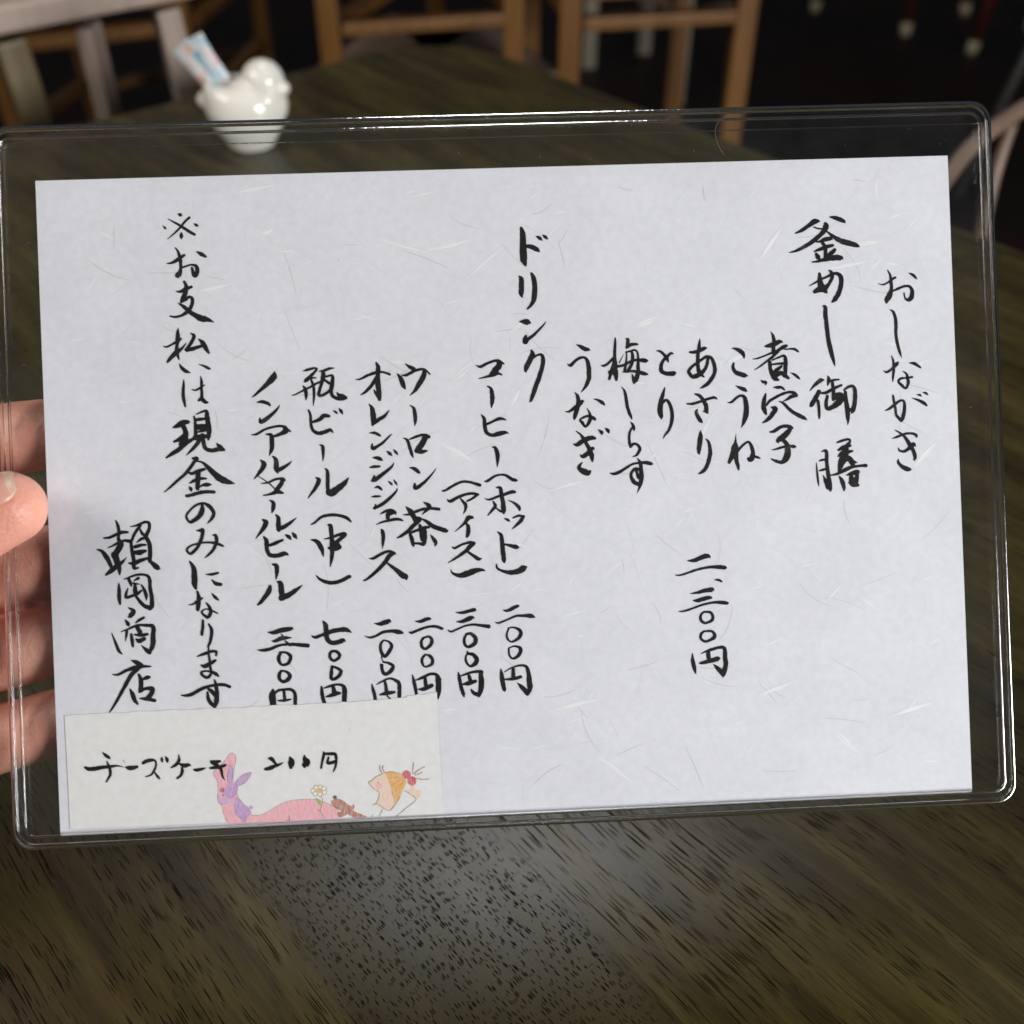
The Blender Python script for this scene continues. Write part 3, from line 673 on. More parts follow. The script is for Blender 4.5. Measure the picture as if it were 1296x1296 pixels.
def empty(name, label, cat, loc=(0, 0, 0), rz=0, group=None, mw=None):
    o = bpy.data.objects.new(name, None); C.objects.link(o); o.empty_display_size = .02
    if mw is not None: o.matrix_world = mw
    else: o.location = loc; o.rotation_euler = (0, 0, rz)
    return tag(o, label, cat, group)
def box(bm, lo, hi, bev=0, M=None):
    r = bmesh.ops.create_cube(bm, size=1)
    vs = r['verts']
    for v in vs:
        v.co = Vector([lo[i]+(v.co[i]+.5)*(hi[i]-lo[i]) for i in range(3)])
    if bev:
        es = list({e for v in vs for e in v.link_edges})
        rr = bmesh.ops.bevel(bm, geom=es, offset=bev, segments=2, affect='EDGES', profile=.6)
        vs = list({v for f in rr['faces'] for v in f.verts} | {v for v in vs if v.is_valid})
    if M is not None: bmesh.ops.transform(bm, matrix=M, verts=vs)
    return vs
def bar(bm, a, b, wx, wy, up=(0, 0, 1), bev=.004):
    a, b = Vector(a), Vector(b); d = b-a; L = d.length; d.normalize()
    x = d.cross(Vector(up))
    if x.length < 1e-4: x = d.cross(Vector((0, 1, 0)))
    x.normalize(); y = x.cross(d)
    M = Matrix(((x.x, y.x, d.x, a.x), (x.y, y.y, d.y, a.y), (x.z, y.z, d.z, a.z), (0, 0, 0, 1)))
    box(bm, (-wx/2, -wy/2, 0), (wx/2, wy/2, L), bev, M)
def tube(bm, pts, r, n=10, closed=False):
    pts = [Vector(p) for p in pts]; N = len(pts); rings = []
    rs = r if isinstance(r, (list, tuple)) else [r]*N
    prev = None
    for i, p in enumerate(pts):
        a = pts[(i-1) % N] if (closed or i > 0) else p
        b = pts[(i+1) % N] if (closed or i < N-1) else p
        d = (b-a).normalized()
        u = Vector((0, 0, 1)) if abs(d.z) < .9 else Vector((1, 0, 0))
        if prev is not None: u = prev
        x = d.cross(u)
        if x.length < 1e-5: x = d.cross(Vector((0, 1, .2)))
        x.normalize(); y = x.cross(d).normalized(); prev = y
        rings.append([bm.verts.new(p+(x*math.cos(t)+y*math.sin(t))*rs[i]) for t in [2*math.pi*k/n for k in range(n)]])
    for i in range(N if closed else N-1):
        A, B = rings[i], rings[(i+1) % N]
        for k in range(n): bm.faces.new((A[k], A[(k+1) % n], B[(k+1) % n], B[k]))
    if not closed:
        bm.faces.new(rings[0][::-1]); bm.faces.new(rings[-1])
def sphere(bm, c, r, sub=3, sc=(1, 1, 1), M=None):
    vs = bmesh.ops.create_icosphere(bm, subdivisions=sub, radius=r)['verts']
    for v in vs:
        v.co = Vector((v.co.x*sc[0], v.co.y*sc[1], v.co.z*sc[2]))
        if M is not None: v.co = M @ v.co
        v.co += Vector(c)
def capsule(bm, a, b, ra, rb, n=16):
    a, b = Vector(a), Vector(b)
    sphere(bm, a, ra, 3); sphere(bm, b, rb, 3)
    tube(bm, [a, b], [ra, rb], n)
def catmull(P, k=6):
    out = []
    n = len(P)
    for i in range(n-1):
        p0 = P[i-1] if i else P[0]; p1 = P[i]; p2 = P[i+1]; p3 = P[i+2] if i+2 < n else P[-1]
        for j in range(k):
            t = j/k
            out.append(tuple(.5*((2*b)+(-a+c)*t+(2*a-5*b+4*c-d)*t*t+(-a+3*b-3*c+d)*t**3) for a, b, c, d in zip(p0, p1, p2, p3)))
    out.append(tuple(P[-1])); return out
def stroke(bm, pts, z, mi=0, jit=.0):
    """a flat brush stroke: a ribbon of changing width with rounded ends"""
    S = catmull(pts, 6) if len(pts) > 1 else pts
    L, Rr = [], []
    n = len(S); ph = random.random()*50
    for i, (x, y, wd) in enumerate(S):
        a = S[max(0, i-1)]; b = S[min(n-1, i+1)]
        d = Vector((b[0]-a[0], b[1]-a[1]))
        if d.length < 1e-9: d = Vector((1, 0))
        d.normalize(); nx, ny = -d.y, d.x
        h = max(wd, .00008)/2
        j1 = 1+jit*noise.noise(Vector((ph+i*.45, 3.1, 0))); j2 = 1+jit*noise.noise(Vector((ph+i*.45, 9.7, 0)))
        L.append((x+nx*h*j1, y+ny*h*j1)); Rr.append((x-nx*h*j2, y-ny*h*j2))
    d0 = Vector((S[0][0]-S[1][0], S[0][1]-S[1][1])).normalized(); d1 = Vector((S[-1][0]-S[-2][0], S[-1][1]-S[-2][1])).normalized()
    def cap(c, d, h, start):
        out = []
        for k in range(1, 5):
            t = math.pi*k/5
            ang = math.atan2(d.y, d.x)+math.pi/2-t
            out.append((c[0]+math.cos(ang)*h, c[1]+math.sin(ang)*h))
        return out
    vl = [bm.verts.new((x, y, z)) for x, y in L]; vr = [bm.verts.new((x, y, z)) for x, y in Rr]
    for i in range(n-1):
        f = bm.faces.new((vr[i], vr[i+1], vl[i+1], vl[i])); f.material_index = mi
    e = [bm.verts.new((x, y, z)) for x, y in cap(S[-1], d1, max(S[-1][2], .00008)/2, 0)]
    f = bm.faces.new([vr[-1]]+e[::-1]+[vl[-1]]); f.material_index = mi
    s = [bm.verts.new((x, y, z)) for x, y in cap(S[0], d0, max(S[0][2], .00008)/2, 1)]
    f = bm.faces.new([vl[0]]+s[::-1]+[vr[0]]); f.material_index = mi

# ------------------------------------------------------------------ materials
def wood(name, base, dark, scale=1.0, rough=.45):
    m, nt, b = nmat(name); lk = nt.links.new
    tc = node(nt, 'ShaderNodeTexCoord'); mp = node(nt, 'ShaderNodeMapping'); mp.inputs['Scale'].default_value = (30*scale, 30*scale, 3*scale)
    lk(tc.outputs['Object'], mp.inputs[0])
    nz = node(nt, 'ShaderNodeTexNoise', Scale=1.6, Detail=5.0, Roughness=.6); lk(mp.outputs[0], nz.inputs['Vector'])
    lk(ramp(nt, nz.outputs['Fac'], [(.3, dark), (.7, base)]), b.inputs['Base Color'])
    b.inputs['Roughness'].default_value = rough
    return m

def table_material():
    m, nt, b = nmat('table_wood'); lk = nt.links.new
    tc = node(nt, 'ShaderNodeTexCoord')
    mp = node(nt, 'ShaderNodeMapping'); mp.inputs['Rotation'].default_value = (0, 0, R(-131.5))   # x along the grain
    lk(tc.outputs['Object'], mp.inputs[0])
    wv = node(nt, 'ShaderNodeTexNoise', Scale=7.0, Detail=2.0); lk(mp.outputs[0], wv.inputs['Vector'])
    wsub = node(nt, 'ShaderNodeVectorMath', operation='SUBTRACT'); wsub.inputs[1].default_value = (.5, .5, .5); lk(wv.outputs['Color'], wsub.inputs[0])
    wsc = node(nt, 'ShaderNodeVectorMath', operation='MULTIPLY'); wsc.inputs[1].default_value = (0, .017, 0); lk(wsub.outputs[0], wsc.inputs[0])
    P = node(nt, 'ShaderNodeVectorMath', operation='ADD'); lk(mp.outputs[0], P.inputs[0]); lk(wsc.outputs[0], P.inputs[1])
    sep = node(nt, 'ShaderNodeSeparateXYZ'); lk(P.outputs[0], sep.inputs[0])
    def scaled(v):
        n = node(nt, 'ShaderNodeVectorMath', operation='MULTIPLY'); n.inputs[1].default_value = v; lk(P.outputs[0], n.inputs[0]); return n.outputs[0]
    def math_(op, a, c, clamp=False):
        n = node(nt, 'ShaderNodeMath', operation=op, use_clamp=clamp)
        for i, x in enumerate((a, c)):
            if isinstance(x, (int, float)): n.inputs[i].default_value = x
            else: lk(x, n.inputs[i])
        return n.outputs[0]
    # boards glued side by side: a random tone each
    v = math_('MULTIPLY', sep.outputs['Y'], -1)             # across the grain
    idx = math_('FLOOR', math_('DIVIDE', math_('ADD', v, .719), .070), 0)
    wn = node(nt, 'ShaderNodeTexWhiteNoise', noise_dimensions='1D'); lk(idx, wn.inputs['W'])
    en = node(nt, 'ShaderNodeTexNoise', Scale=1.0, Detail=3.0); lk(P.outputs[0], en.inputs['Vector']); en.inputs['Scale'].default_value = 26
    dist = math_('ABSOLUTE', math_('ADD', math_('ADD', v, .614), math_('MULTIPLY', math_('SUBTRACT', en.outputs['Fac'], .5), .030)), 0)
    cmr = node(nt, 'ShaderNodeMapRange', interpolation_type='SMOOTHSTEP'); lk(dist, cmr.inputs[0]); cmr.inputs[1].default_value = .029; cmr.inputs[2].default_value = .038; cmr.inputs[3].default_value = 1; cmr.inputs[4].default_value = 0
    central = cmr.outputs[0]
    # broad figure and fine streaks
    fig = node(nt, 'ShaderNodeTexNoise', Scale=1.0, Detail=4.0, Roughness=.55); lk(scaled((9, 75, 1)), fig.inputs['Vector'])
    fine = node(nt, 'ShaderNodeTexNoise', Scale=1.0, Detail=3.0, Roughness=.6); lk(scaled((60, 1100, 1)), fine.inputs['Vector'])
    tone = ramp(nt, fig.outputs['Fac'], [(.28, (.019, .014, .004)), (.5, (.044, .033, .008)), (.74, (.082, .064, .017))])
    mx = node(nt, 'ShaderNodeMix', data_type='RGBA', blend_type='MULTIPLY'); mx.inputs[0].default_value = .75
    lk(tone, mx.inputs[6]); lk(ramp(nt, fine.outputs['Fac'], [(.3, (.62, .6, .58)), (.65, (1.12, 1.1, 1.08))]), mx.inputs[7])
    bt = node(nt, 'ShaderNodeMix', data_type='RGBA', blend_type='MULTIPLY'); bt.inputs[0].default_value = 1
    lk(mx.outputs[2], bt.inputs[6]); lk(ramp(nt, wn.outputs['Value'], [(0, (.78, .74, .7)), (1, (1.2, 1.2, 1.15))]), bt.inputs[7])
    cm = node(nt, 'ShaderNodeMix', data_type='RGBA', blend_type='MIX'); cm.inputs[7].default_value = (.056, .051, .024, 1)
    lk(math_('MULTIPLY', central, .5), cm.inputs[0]); lk(bt.outputs[2], cm.inputs[6])
    # open pores: dark dashes, long on most boards, short on the central one
    def pores(sc, rad, keep):
        vo = node(nt, 'ShaderNodeTexVoronoi', feature='F1', Scale=1.0, Randomness=1.0); vo.voronoi_dimensions = '2D'
        lk(scaled(sc), vo.inputs['Vector'])
        s2 = node(nt, 'ShaderNodeSeparateColor'); lk(vo.outputs['Color'], s2.inputs[0])
        size = math_('MULTIPLY', s2.outputs[0], rad)
        soft = node(nt, 'ShaderNodeMapRange'); lk(math_('DIVIDE', vo.outputs['Distance'], size), soft.inputs[0])
        soft.inputs[1].default_value = .6; soft.inputs[2].default_value = 1.05; soft.inputs[3].default_value = 1; soft.inputs[4].default_value = 0
        return math_('MULTIPLY', soft.outputs[0], math_('LESS_THAN', s2.outputs[1], keep))
    clus = node(nt, 'ShaderNodeTexNoise', Scale=1.0, Detail=2.0); lk(scaled((14, 60, 1)), clus.inputs['Vector'])
    cl = node(nt, 'ShaderNodeMapRange'); lk(clus.outputs['Fac'], cl.inputs[0]); cl.inputs[1].default_value = .32; cl.inputs[2].default_value = .5
    lp = math_('MULTIPLY', math_('MAXIMUM', pores((80, 1500, 1), .50, .60), pores((28, 1250, 1), .46, .22)), cl.outputs[0])
    sp = pores((300, 1500, 1), .50, .72)
    inv = math_('SUBTRACT', 1, central)
    po = math_('ADD', math_('MULTIPLY', lp, inv), math_('MULTIPLY', sp, central))
    pm = node(nt, 'ShaderNodeMix', data_type='RGBA', blend_type='MIX'); pm.inputs[7].default_value = (.004, .0035, .003, 1)
    lk(math_('MULTIPLY', po, .76, True), pm.inputs[0]); lk(cm.outputs[2], pm.inputs[6])
    lk(pm.outputs[2], b.inputs['Base Color'])
    rr = node(nt, 'ShaderNodeMapRange'); lk(fig.outputs['Fac'], rr.inputs[0]); rr.inputs[3].default_value = .30; rr.inputs[4].default_value = .40
    lk(math_('ADD', rr.outputs[0], math_('MULTIPLY', po, .4)), b.inputs['Roughness'])
    lk(math_('MULTIPLY', math_('SUBTRACT', 1, po, True), .5), b.inputs['Specular IOR Level'])
    bp = node(nt, 'ShaderNodeBump', Strength=.10, Distance=.0003); lk(math_('SUBTRACT', fine.outputs['Fac'], math_('MULTIPLY', po, 1.5)), bp.inputs['Height'])
    lk(bp.outputs[0], b.inputs['Normal'])
    return m

def paper_material(name, col, mott):
    m, nt, b = nmat(name); lk = nt.links.new
    tc = node(nt, 'ShaderNodeTexCoord')
    n1 = node(nt, 'ShaderNodeTexNoise', Scale=38.0, Detail=6.0, Roughness=.62); lk(tc.outputs['Object'], n1.inputs['Vector'])
    n2 = node(nt, 'ShaderNodeTexNoise', Scale=420.0, Detail=3.0, Roughness=.6); lk(tc.outputs['Object'], n2.inputs['Vector'])
    a = ramp(nt, n1.outputs['Fac'], [(.3, tuple(c*(1-mott) for c in col)), (.7, tuple(min(1, c*(1+mott)) for c in col))])
    mx = node(nt, 'ShaderNodeMix', data_type='RGBA', blend_type='MULTIPLY'); mx.inputs[0].default_value = 1
    lk(a, mx.inputs[6]); lk(ramp(nt, n2.outputs['Fac'], [(.3, (.95, .95, .95)), (.7, (1.03, 1.03, 1.03))]), mx.inputs[7])
    lk(mx.outputs[2], b.inputs['Base Color']); b.inputs['Roughness'].default_value = .9; b.inputs['Specular IOR Level'].default_value = .15
    bp = node(nt, 'ShaderNodeBump', Strength=.12, Distance=.0003); lk(n2.outputs['Fac'], bp.inputs['Height']); lk(bp.outputs[0], b.inputs['Normal'])
    return m

def ink_material():
    m, nt, b = nmat('brush_ink'); lk = nt.links.new
    tc = node(nt, 'ShaderNodeTexCoord')
    n1 = node(nt, 'ShaderNodeTexNoise', Scale=160.0, Detail=4.0, Roughness=.7); lk(tc.outputs['Object'], n1.inputs['Vector'])
    lk(ramp(nt, n1.outputs['Fac'], [(.45, (.006, .006, .007)), (.62, (.012, .012, .011)), (.76, (.055, .053, .044))]), b.inputs['Base Color'])
    b.inputs['Roughness'].default_value = .75; b.inputs['Specular IOR Level'].default_value = .2
    return m

def sheet_material():
    """clear vinyl sheet: lets most light straight through, a little mirror and a trace of milkiness"""
    m = bpy.data.materials.new('clear_vinyl'); m.use_nodes = True; nt = m.node_tree; nt.nodes.clear(); lk = nt.links.new
    out = node(nt, 'ShaderNodeOutputMaterial'); tr = node(nt, 'ShaderNodeBsdfTransparent'); tr.inputs[0].default_value = (.985, .99, .99, 1)
    gl = node(nt, 'ShaderNodeBsdfGlossy'); gl.inputs['Roughness'].default_value = .06; gl.inputs[0].default_value = (1, 1, 1, 1)
    df = node(nt, 'ShaderNodeBsdfDiffuse'); df.inputs[0].default_value = (.75, .78, .8, 1)
    lw = node(nt, 'ShaderNodeLayerWeight', Blend=.5); pw = node(nt, 'ShaderNodeMath', operation='POWER'); lk(lw.outputs['Facing'], pw.inputs[0]); pw.inputs[1].default_value = 4.5
    fr = node(nt, 'ShaderNodeMath', operation='MULTIPLY_ADD'); lk(pw.outputs[0], fr.inputs[0]); fr.inputs[1].default_value = .85; fr.inputs[2].default_value = .012
    tc = node(nt, 'ShaderNodeTexCoord'); nz = node(nt, 'ShaderNodeTexNoise', Scale=30.0, Detail=5.0, Roughness=.7); lk(tc.outputs['Object'], nz.inputs['Vector'])
    mr = node(nt, 'ShaderNodeMapRange'); lk(nz.outputs['Fac'], mr.inputs[0]); mr.inputs[1].default_value = .3; mr.inputs[2].default_value = .75; mr.inputs[3].default_value = .0006; mr.inputs[4].default_value = .005
    m1 = node(nt, 'ShaderNodeMixShader'); lk(mr.outputs[0], m1.inputs[0]); lk(tr.outputs[0], m1.inputs[1]); lk(df.outputs[0], m1.inputs[2])
    m2 = node(nt, 'ShaderNodeMixShader'); lk(fr.outputs[0], m2.inputs[0]); lk(m1.outputs[0], m2.inputs[1]); lk(gl.outputs[0], m2.inputs[2])
    lk(m2.outputs[0], out.inputs[0]); return m
def rim_material():
    m = bpy.data.materials.new('clear_plastic_bead'); m.use_nodes = True; nt = m.node_tree; nt.nodes.clear(); lk = nt.links.new
    out = node(nt, 'ShaderNodeOutputMaterial'); g = node(nt, 'ShaderNodeBsdfGlass', IOR=1.46, Roughness=.07); g.inputs[0].default_value = (.96, .97, .98, 1)
    tc = node(nt, 'ShaderNodeTexCoord'); nz = node(nt, 'ShaderNodeTexNoise', Scale=900.0, Detail=2.0); lk(tc.outputs['Object'], nz.inputs['Vector'])
    bp = node(nt, 'ShaderNodeBump', Strength=.35, Distance=.0002); lk(nz.outputs['Fac'], bp.inputs['Height']); lk(bp.outputs[0], g.inputs['Normal'])
    lk(g.outputs[0], out.inputs[0]); return m
def skin_material():
    m, nt, b = nmat('skin'); lk = nt.links.new
    tc = node(nt, 'ShaderNodeTexCoord')
    n1 = node(nt, 'ShaderNodeTexNoise', Scale=70.0, Detail=4.0); lk(tc.outputs['Object'], n1.inputs['Vector'])
    n2 = node(nt, 'ShaderNodeTexVoronoi', Scale=900.0); lk(tc.outputs['Object'], n2.inputs['Vector'])
    lk(ramp(nt, n1.outputs['Fac'], [(.3, (.60, .245, .18)), (.7, (.73, .375, .28))]), b.inputs['Base Color'])
    b.inputs['Roughness'].default_value = .48; b.inputs['Subsurface Weight'].default_value = .25
    b.inputs['Subsurface Radius'].default_value = (1, .3, .15); b.inputs['Subsurface Scale'].default_value = .004
    n3 = node(nt, 'ShaderNodeTexNoise', Scale=330.0, Detail=5.0, Roughness=.7); lk(tc.outputs['Object'], n3.inputs['Vector'])
    ad = node(nt, 'ShaderNodeMath', operation='ADD'); lk(n2.outputs['Distance'], ad.inputs[0]); lk(n3.outputs['Fac'], ad.inputs[1])
    bp = node(nt, 'ShaderNodeBump', Strength=.28, Distance=.0005); lk(ad.outputs[0], bp.inputs['Height']); lk(bp.outputs[0], b.inputs['Normal'])
    return m
def packet_material():
    m, nt, b = nmat('printed_packet'); lk = nt.links.new
    tc = node(nt, 'ShaderNodeTexCoord')
    v = node(nt, 'ShaderNodeTexNoise', Scale=95.0, Detail=2.0); lk(tc.outputs['Object'], v.inputs['Vector'])
    lk(ramp(nt, v.outputs['Fac'], [(.33, (.25, .52, .70)), (.43, (.62, .76, .84)), (.53, (.80, .80, .82)), (.60, (.80, .56, .62)), (.70, (.78, .62, .45))]), b.inputs['Base Color'])
    b.inputs['Roughness'].default_value = .35; return m
def floor_material():
    m, nt, b = nmat('dark_floor_boards'); lk = nt.links.new
    tc = node(nt, 'ShaderNodeTexCoord'); mp = node(nt, 'ShaderNodeMapping'); mp.inputs['Rotation'].default_value = (0, 0, R(38)); lk(tc.outputs['Object'], mp.inputs[0])
    br = node(nt, 'ShaderNodeTexBrick', Scale=1.0); lk(mp.outputs[0], br.inputs['Vector'])
    br.inputs['Brick Width'].default_value = 1.4; br.inputs['Row Height'].default_value = .16; br.inputs['Mortar Size'].default_value = .004
    br.inputs['Color1'].default_value = (.014, .009, .008, 1); br.inputs['Color2'].default_value = (.028, .011, .008, 1); br.inputs['Mortar'].default_value = (.004, .003, .003, 1)
    lk(br.outputs['Color'], b.inputs['Base Color']); b.inputs['Roughness'].default_value = .55; b.inputs['Specular IOR Level'].default_value = .25
    return m

INKM = ink_material(); SHEET = sheet_material(); RIM = rim_material()
M_TABLE = table_material()
ORANGE = wood('honey_wood', (.29, .135, .034), (.18, .08, .02))
PALE = wood('pale_wood', (.50, .395, .33), (.38, .29, .24))
TAN = wood('tan_wood', (.22, .165, .09), (.15, .11, .055))
GREYW = wood('grey_painted_wood', (.42, .38, .30), (.32, .29, .22))
REDW = wood('red_brown_wood', (.15, .035, .018), (.08, .02, .012))
BENT = wood('dull_blond_wood', (.18, .12, .085), (.13, .085, .06))
PINKW = wood('blond_wood', (.26, .18, .13), (.19, .125, .09))

# ------------------------------------------------------------------ the setting: floor
bm = bmesh.new(); box(bm, (-7, -3, -.05), (7, 9, 0))
fl = obj('floor', bm, floor_material()); fl['kind'] = 'structure'

# ------------------------------------------------------------------ table
T = empty('dining_table', 'dark brown wooden table with coarse open grain and rounded corner, under the menu card', 'table', (-.066, 1.155, 0))
ca = Vector((-.764, -.645)); cb = Vector((.645, -.764))          # the two edges leaving the far corner
def pos(u, v): return (ca.x*u+cb.x*v, ca.y*u+cb.y*v)
U, V, rad = 1.15, 1.5, .085
out = []
for (cu, cv, a0) in ((rad, rad, 180), (U-rad, rad, 270), (U-rad, V-rad, 0), (rad, V-rad, 90)):
    for k in range(13):
        a = R(a0+90*k/12); out.append(pos(cu+rad*math.cos(a), cv+rad*math.sin(a)))
bm = bmesh.new()
prof = [(0, .668), (-.004, .664), (0, .700-.005), (.0015, .700-.0015), (.005, .700)]
cx = sum(p[0] for p in out)/len(out); cy = sum(p[1] for p in out)/len(out)
def ringat(ins, z):
    r = []
    for x, y in out:
        d = Vector((cx-x, cy-y)).normalized(); r.append(bm.verts.new((x+d.x*ins, y+d.y*ins, z)))
    return r
rs = [ringat(.006, .664), ringat(0, .670), ringat(0, .694), ringat(.002, .698), ringat(.006, .700)]
n = len(out)
for A, B in zip(rs, rs[1:]):
    for k in range(n): bm.faces.new((A[k], A[(k+1) % n], B[(k+1) % n], B[k]))
bm.faces.new(rs[-1]); bm.faces.new(rs[0][::-1])
bmesh.ops.recalc_face_normals(bm, faces=bm.faces)
obj('tabletop', bm, M_TABLE, T)
for (u, v) in ((.10, .10), (U-.10, .10), (U-.10, V-.10), (.10, V-.10)):
    x, y = pos(u, v); bm = bmesh.new(); bar(bm, (x, y, 0), (x, y, .6645), .06, .06); obj('leg', bm, M_TABLE, T)

# ------------------------------------------------------------------ the menu: clear case, paper, pasted note
x0, x1, y0, y1 = -.1412, .1412, -.0944, .1061
def rrect(ins, r, z, k=8):
    P = []
    for (cx_, cy_, a0) in ((x1-ins-r, y1-ins-r, 0), (x0+ins+r, y1-ins-r, 90), (x0+ins+r, y0+ins+r, 180), (x1-ins-r, y0+ins+r, 270)):
        for i in range(k+1):
            a = R(a0+90*i/k); P.append((cx_+r*math.cos(a), cy_+r*math.sin(a), z))
    return P
def densify(P, step=.004):
    Q = []
    for i in range(len(P)):
        a, b = Vector(P[i]), Vector(P[(i+1) % len(P)]); m_ = max(1, int((b-a).length/step))
        for j in range(m_): Q.append(a.lerp(b, j/m_))
    return Q
case = empty('card_case', 'clear hard plastic case with rounded corners and beaded rim, holding the menu sheet', 'card case', mw=CARD)
def plate(P, z0, z1):
    bm = bmesh.new(); A = [bm.verts.new((x, y, z0)) for x, y, _ in P]; B = [bm.verts.new((x, y, z1)) for x, y, _ in P]
    bm.faces.new(A[::-1]); bm.faces.new(B)
    for k in range(len(P)): bm.faces.new((A[k], A[(k+1) % len(P)], B[(k+1) % len(P)], B[k]))
    return bm
obj('back_sheet', plate(rrect(.0012, .0045, 0), -.0009, -.0006), SHEET, case)
bm = bmesh.new(); tube(bm, densify(rrect(.0008, .0050, .0001)), .00085, 12, True); obj('rim_bead', bm, RIM, case, True)
bm = bmesh.new(); tube(bm, densify(rrect(.0036, .0030, .0009)), .00042, 8, True); obj('inner_ridge', bm, RIM, case, True)
bm = bmesh.new(); bar(bm, (x0+.004, y1-.0068, .0012), (x1-.004, y1-.0068, .0012), .0003, .0002, bev=0); obj('weld_seam', bm, RIM, case)
# dust and one stray hair lying on the front sheet
bm = plate(rrect(.0012, .0045, 0), .0008, .0011)
rd = random.Random(3)
for _ in range(70):
    side = rd.random()
    x = rd.uniform(x0+.006, x1-.006); y = rd.uniform(.089, .1) if side < .55 else rd.uniform(y0+.006, y1-.006)
    if side >= .55: x = rd.choice((rd.uniform(x0+.006, -.130), rd.uniform(.130, x1-.006), rd.uniform(x0, x1)))
    l = rd.choice((.0001, .0001, .0002, .0003, .0006)); a = rd.uniform(0, 3.14)
    stroke(bm, [(x, y, .00009), (x+l*math.cos(a), y+l*math.sin(a), .00009)], .00113, 1)
lint = plain('lint', (.15, .15, .145), .8)
hair = [(.0655, .1035), (.0625, .1015), (.0617, .0985), (.0625, .0950), (.0640, .0925)]
stroke(bm, [(x, y, .00008) for x, y in hair], .00113, 1)
obj('front_sheet', bm, [SHEET, lint], case)

PAPER = paper_material('washi_paper', (.69, .695, .755), .04)
FIB_D = plain('washi_dark_fibre', (.645, .655, .685), .9, .1); FIB_D2 = plain('washi_grey_fibre', (.56, .56, .56), .9, .1); FIB_W = plain('washi_white_fibre', (.755, .765, .795), .8, .2)
FIB_W2 = plain('washi_bright_fibre', (.82, .82, .835), .7, .25)
bm = bmesh.new()
PW, PH = .257/2, .257/1.414/2
nx, ny = 24, 17
g = [[bm.verts.new((-PW+2*PW*i/nx, -PH+2*PH*j/ny, 0)) for i in range(nx+1)] for j in range(ny+1)]
for j in range(ny):
    for i in range(nx): bm.faces.new((g[j][i], g[j][i+1], g[j+1][i+1], g[j+1][i]))
b_ = [[bm.verts.new((-PW, -PH, -.0001)), bm.verts.new((PW, -PH, -.0001)), bm.verts.new((PW, PH, -.0001)), bm.verts.new((-PW, PH, -.0001))]]
bm.faces.new(b_[0][::-1])
rd = random.Random(11)
zc = .00001
for k in range(330):                                     # long fibres pressed into the sheet
    x, y = rd.uniform(-PW+.006, PW-.006), rd.uniform(-PH+.005, PH-.005); a = rd.gauss(-.35, .8); l = rd.uniform(.003, .013); cv = rd.gauss(0, .45)
    wd = rd.uniform(.00014, .00032); pts = []
    for j in range(5):
        pts.append((x, y, wd*(.4+.6*math.sin(math.pi*(j+.5)/5)))); x += l/4*math.cos(a); y += l/4*math.sin(a); a += cv*.25
    if all(abs(p[0]) < PW-.001 and abs(p[1]) < PH-.001 for p in pts):
        stroke(bm, pts, zc+(k % 40)*2e-7, 1 if k % 3 else 2)
for k in range(150):
    x, y = rd.uniform(-PW+.006, PW-.006), rd.uniform(-PH+.005, PH-.005); a = rd.gauss(.5, .5); l = rd.uniform(.002, .007)
    stroke(bm, [(x-l/2*math.cos(a), y-l/2*math.sin(a), .0001), (x, y, rd.uniform(.0002, .0006)), (x+l/2*math.cos(a), y+l/2*math.sin(a), .0001)], .000022+(k % 30)*2e-7, 3)
for k, (ax, ay, bx, by) in enumerate(WHITE_FLECKS):
    for q in range(4):
        o_ = Vector((by-ay, ax-bx)).normalized()*rd.uniform(-.0004, .0004); s0, s1 = rd.uniform(-.1, .25), rd.uniform(.7, 1.1)
        A = Vector((ax, ay)).lerp(Vector((bx, by)), s0)+o_; B = Vector((ax, ay)).lerp(Vector((bx, by)), s1)+o_*.4
        mid = A.lerp(B, .5)+o_*.8
        stroke(bm, [(A.x, A.y, .00008), (mid.x, mid.y, rd.uniform(.0003, .0007)), (B.x, B.y, .00008)], .00003+k*2e-7+q*4e-6, 4 if q < 2 else 3)
paper = obj('menu_sheet', bm, [PAPER, FIB_D, FIB_D2, FIB_W, FIB_W2], mw=CARD)
tag(paper, 'white fibrous Japanese paper menu in black brush writing inside the clear case', 'menu')

LINES = {'title': 'heading column of four strokes-and-loops letters at the far right', 'ricepot': 'tall column, largest writing of the right half', 'conger': 'three-letter column right of the short dish names',
 'koune': 'three-letter dish name beginning with two curved strokes', 'clams': 'dish name above the long price column', 'chicken': 'two-letter dish name', 'plum': 'four-letter dish name beginning with a dense kanji',
 'eel': 'dish name at the left end of the dishes', 'price': 'price column standing alone low on the right half', 'drink': 'large thick heading in the middle of the sheet', 'coffee': 'drink column with the rightmost small price',
 'iced': 'short bracketed column with its price below', 'oolong': 'drink column ending in a price cut off by the note', 'orange': 'long drink column right of the bottle column', 'beer': 'drink column with an upright bracketed letter',
 'nonalc': 'slanting drink column of angular letters', 'pay': 'longest column, starting with a small cross and four dots', 'shop': 'bold four-kanji signature column at the far left'}
def parse(s): return [[tuple(float(v)*UNIT for v in p.split(',')) for p in ln.split()] for ln in s.strip().splitlines()]
for key, s in INK.items():
    if key == 'cake': continue
    bm = bmesh.new()
    for k, st in enumerate(parse(s)): stroke(bm, st, .00006+k*1.2e-6, 0, .16)
    o = obj('brush_writing', bm, INKM, paper); o['label'] = LINES[key]

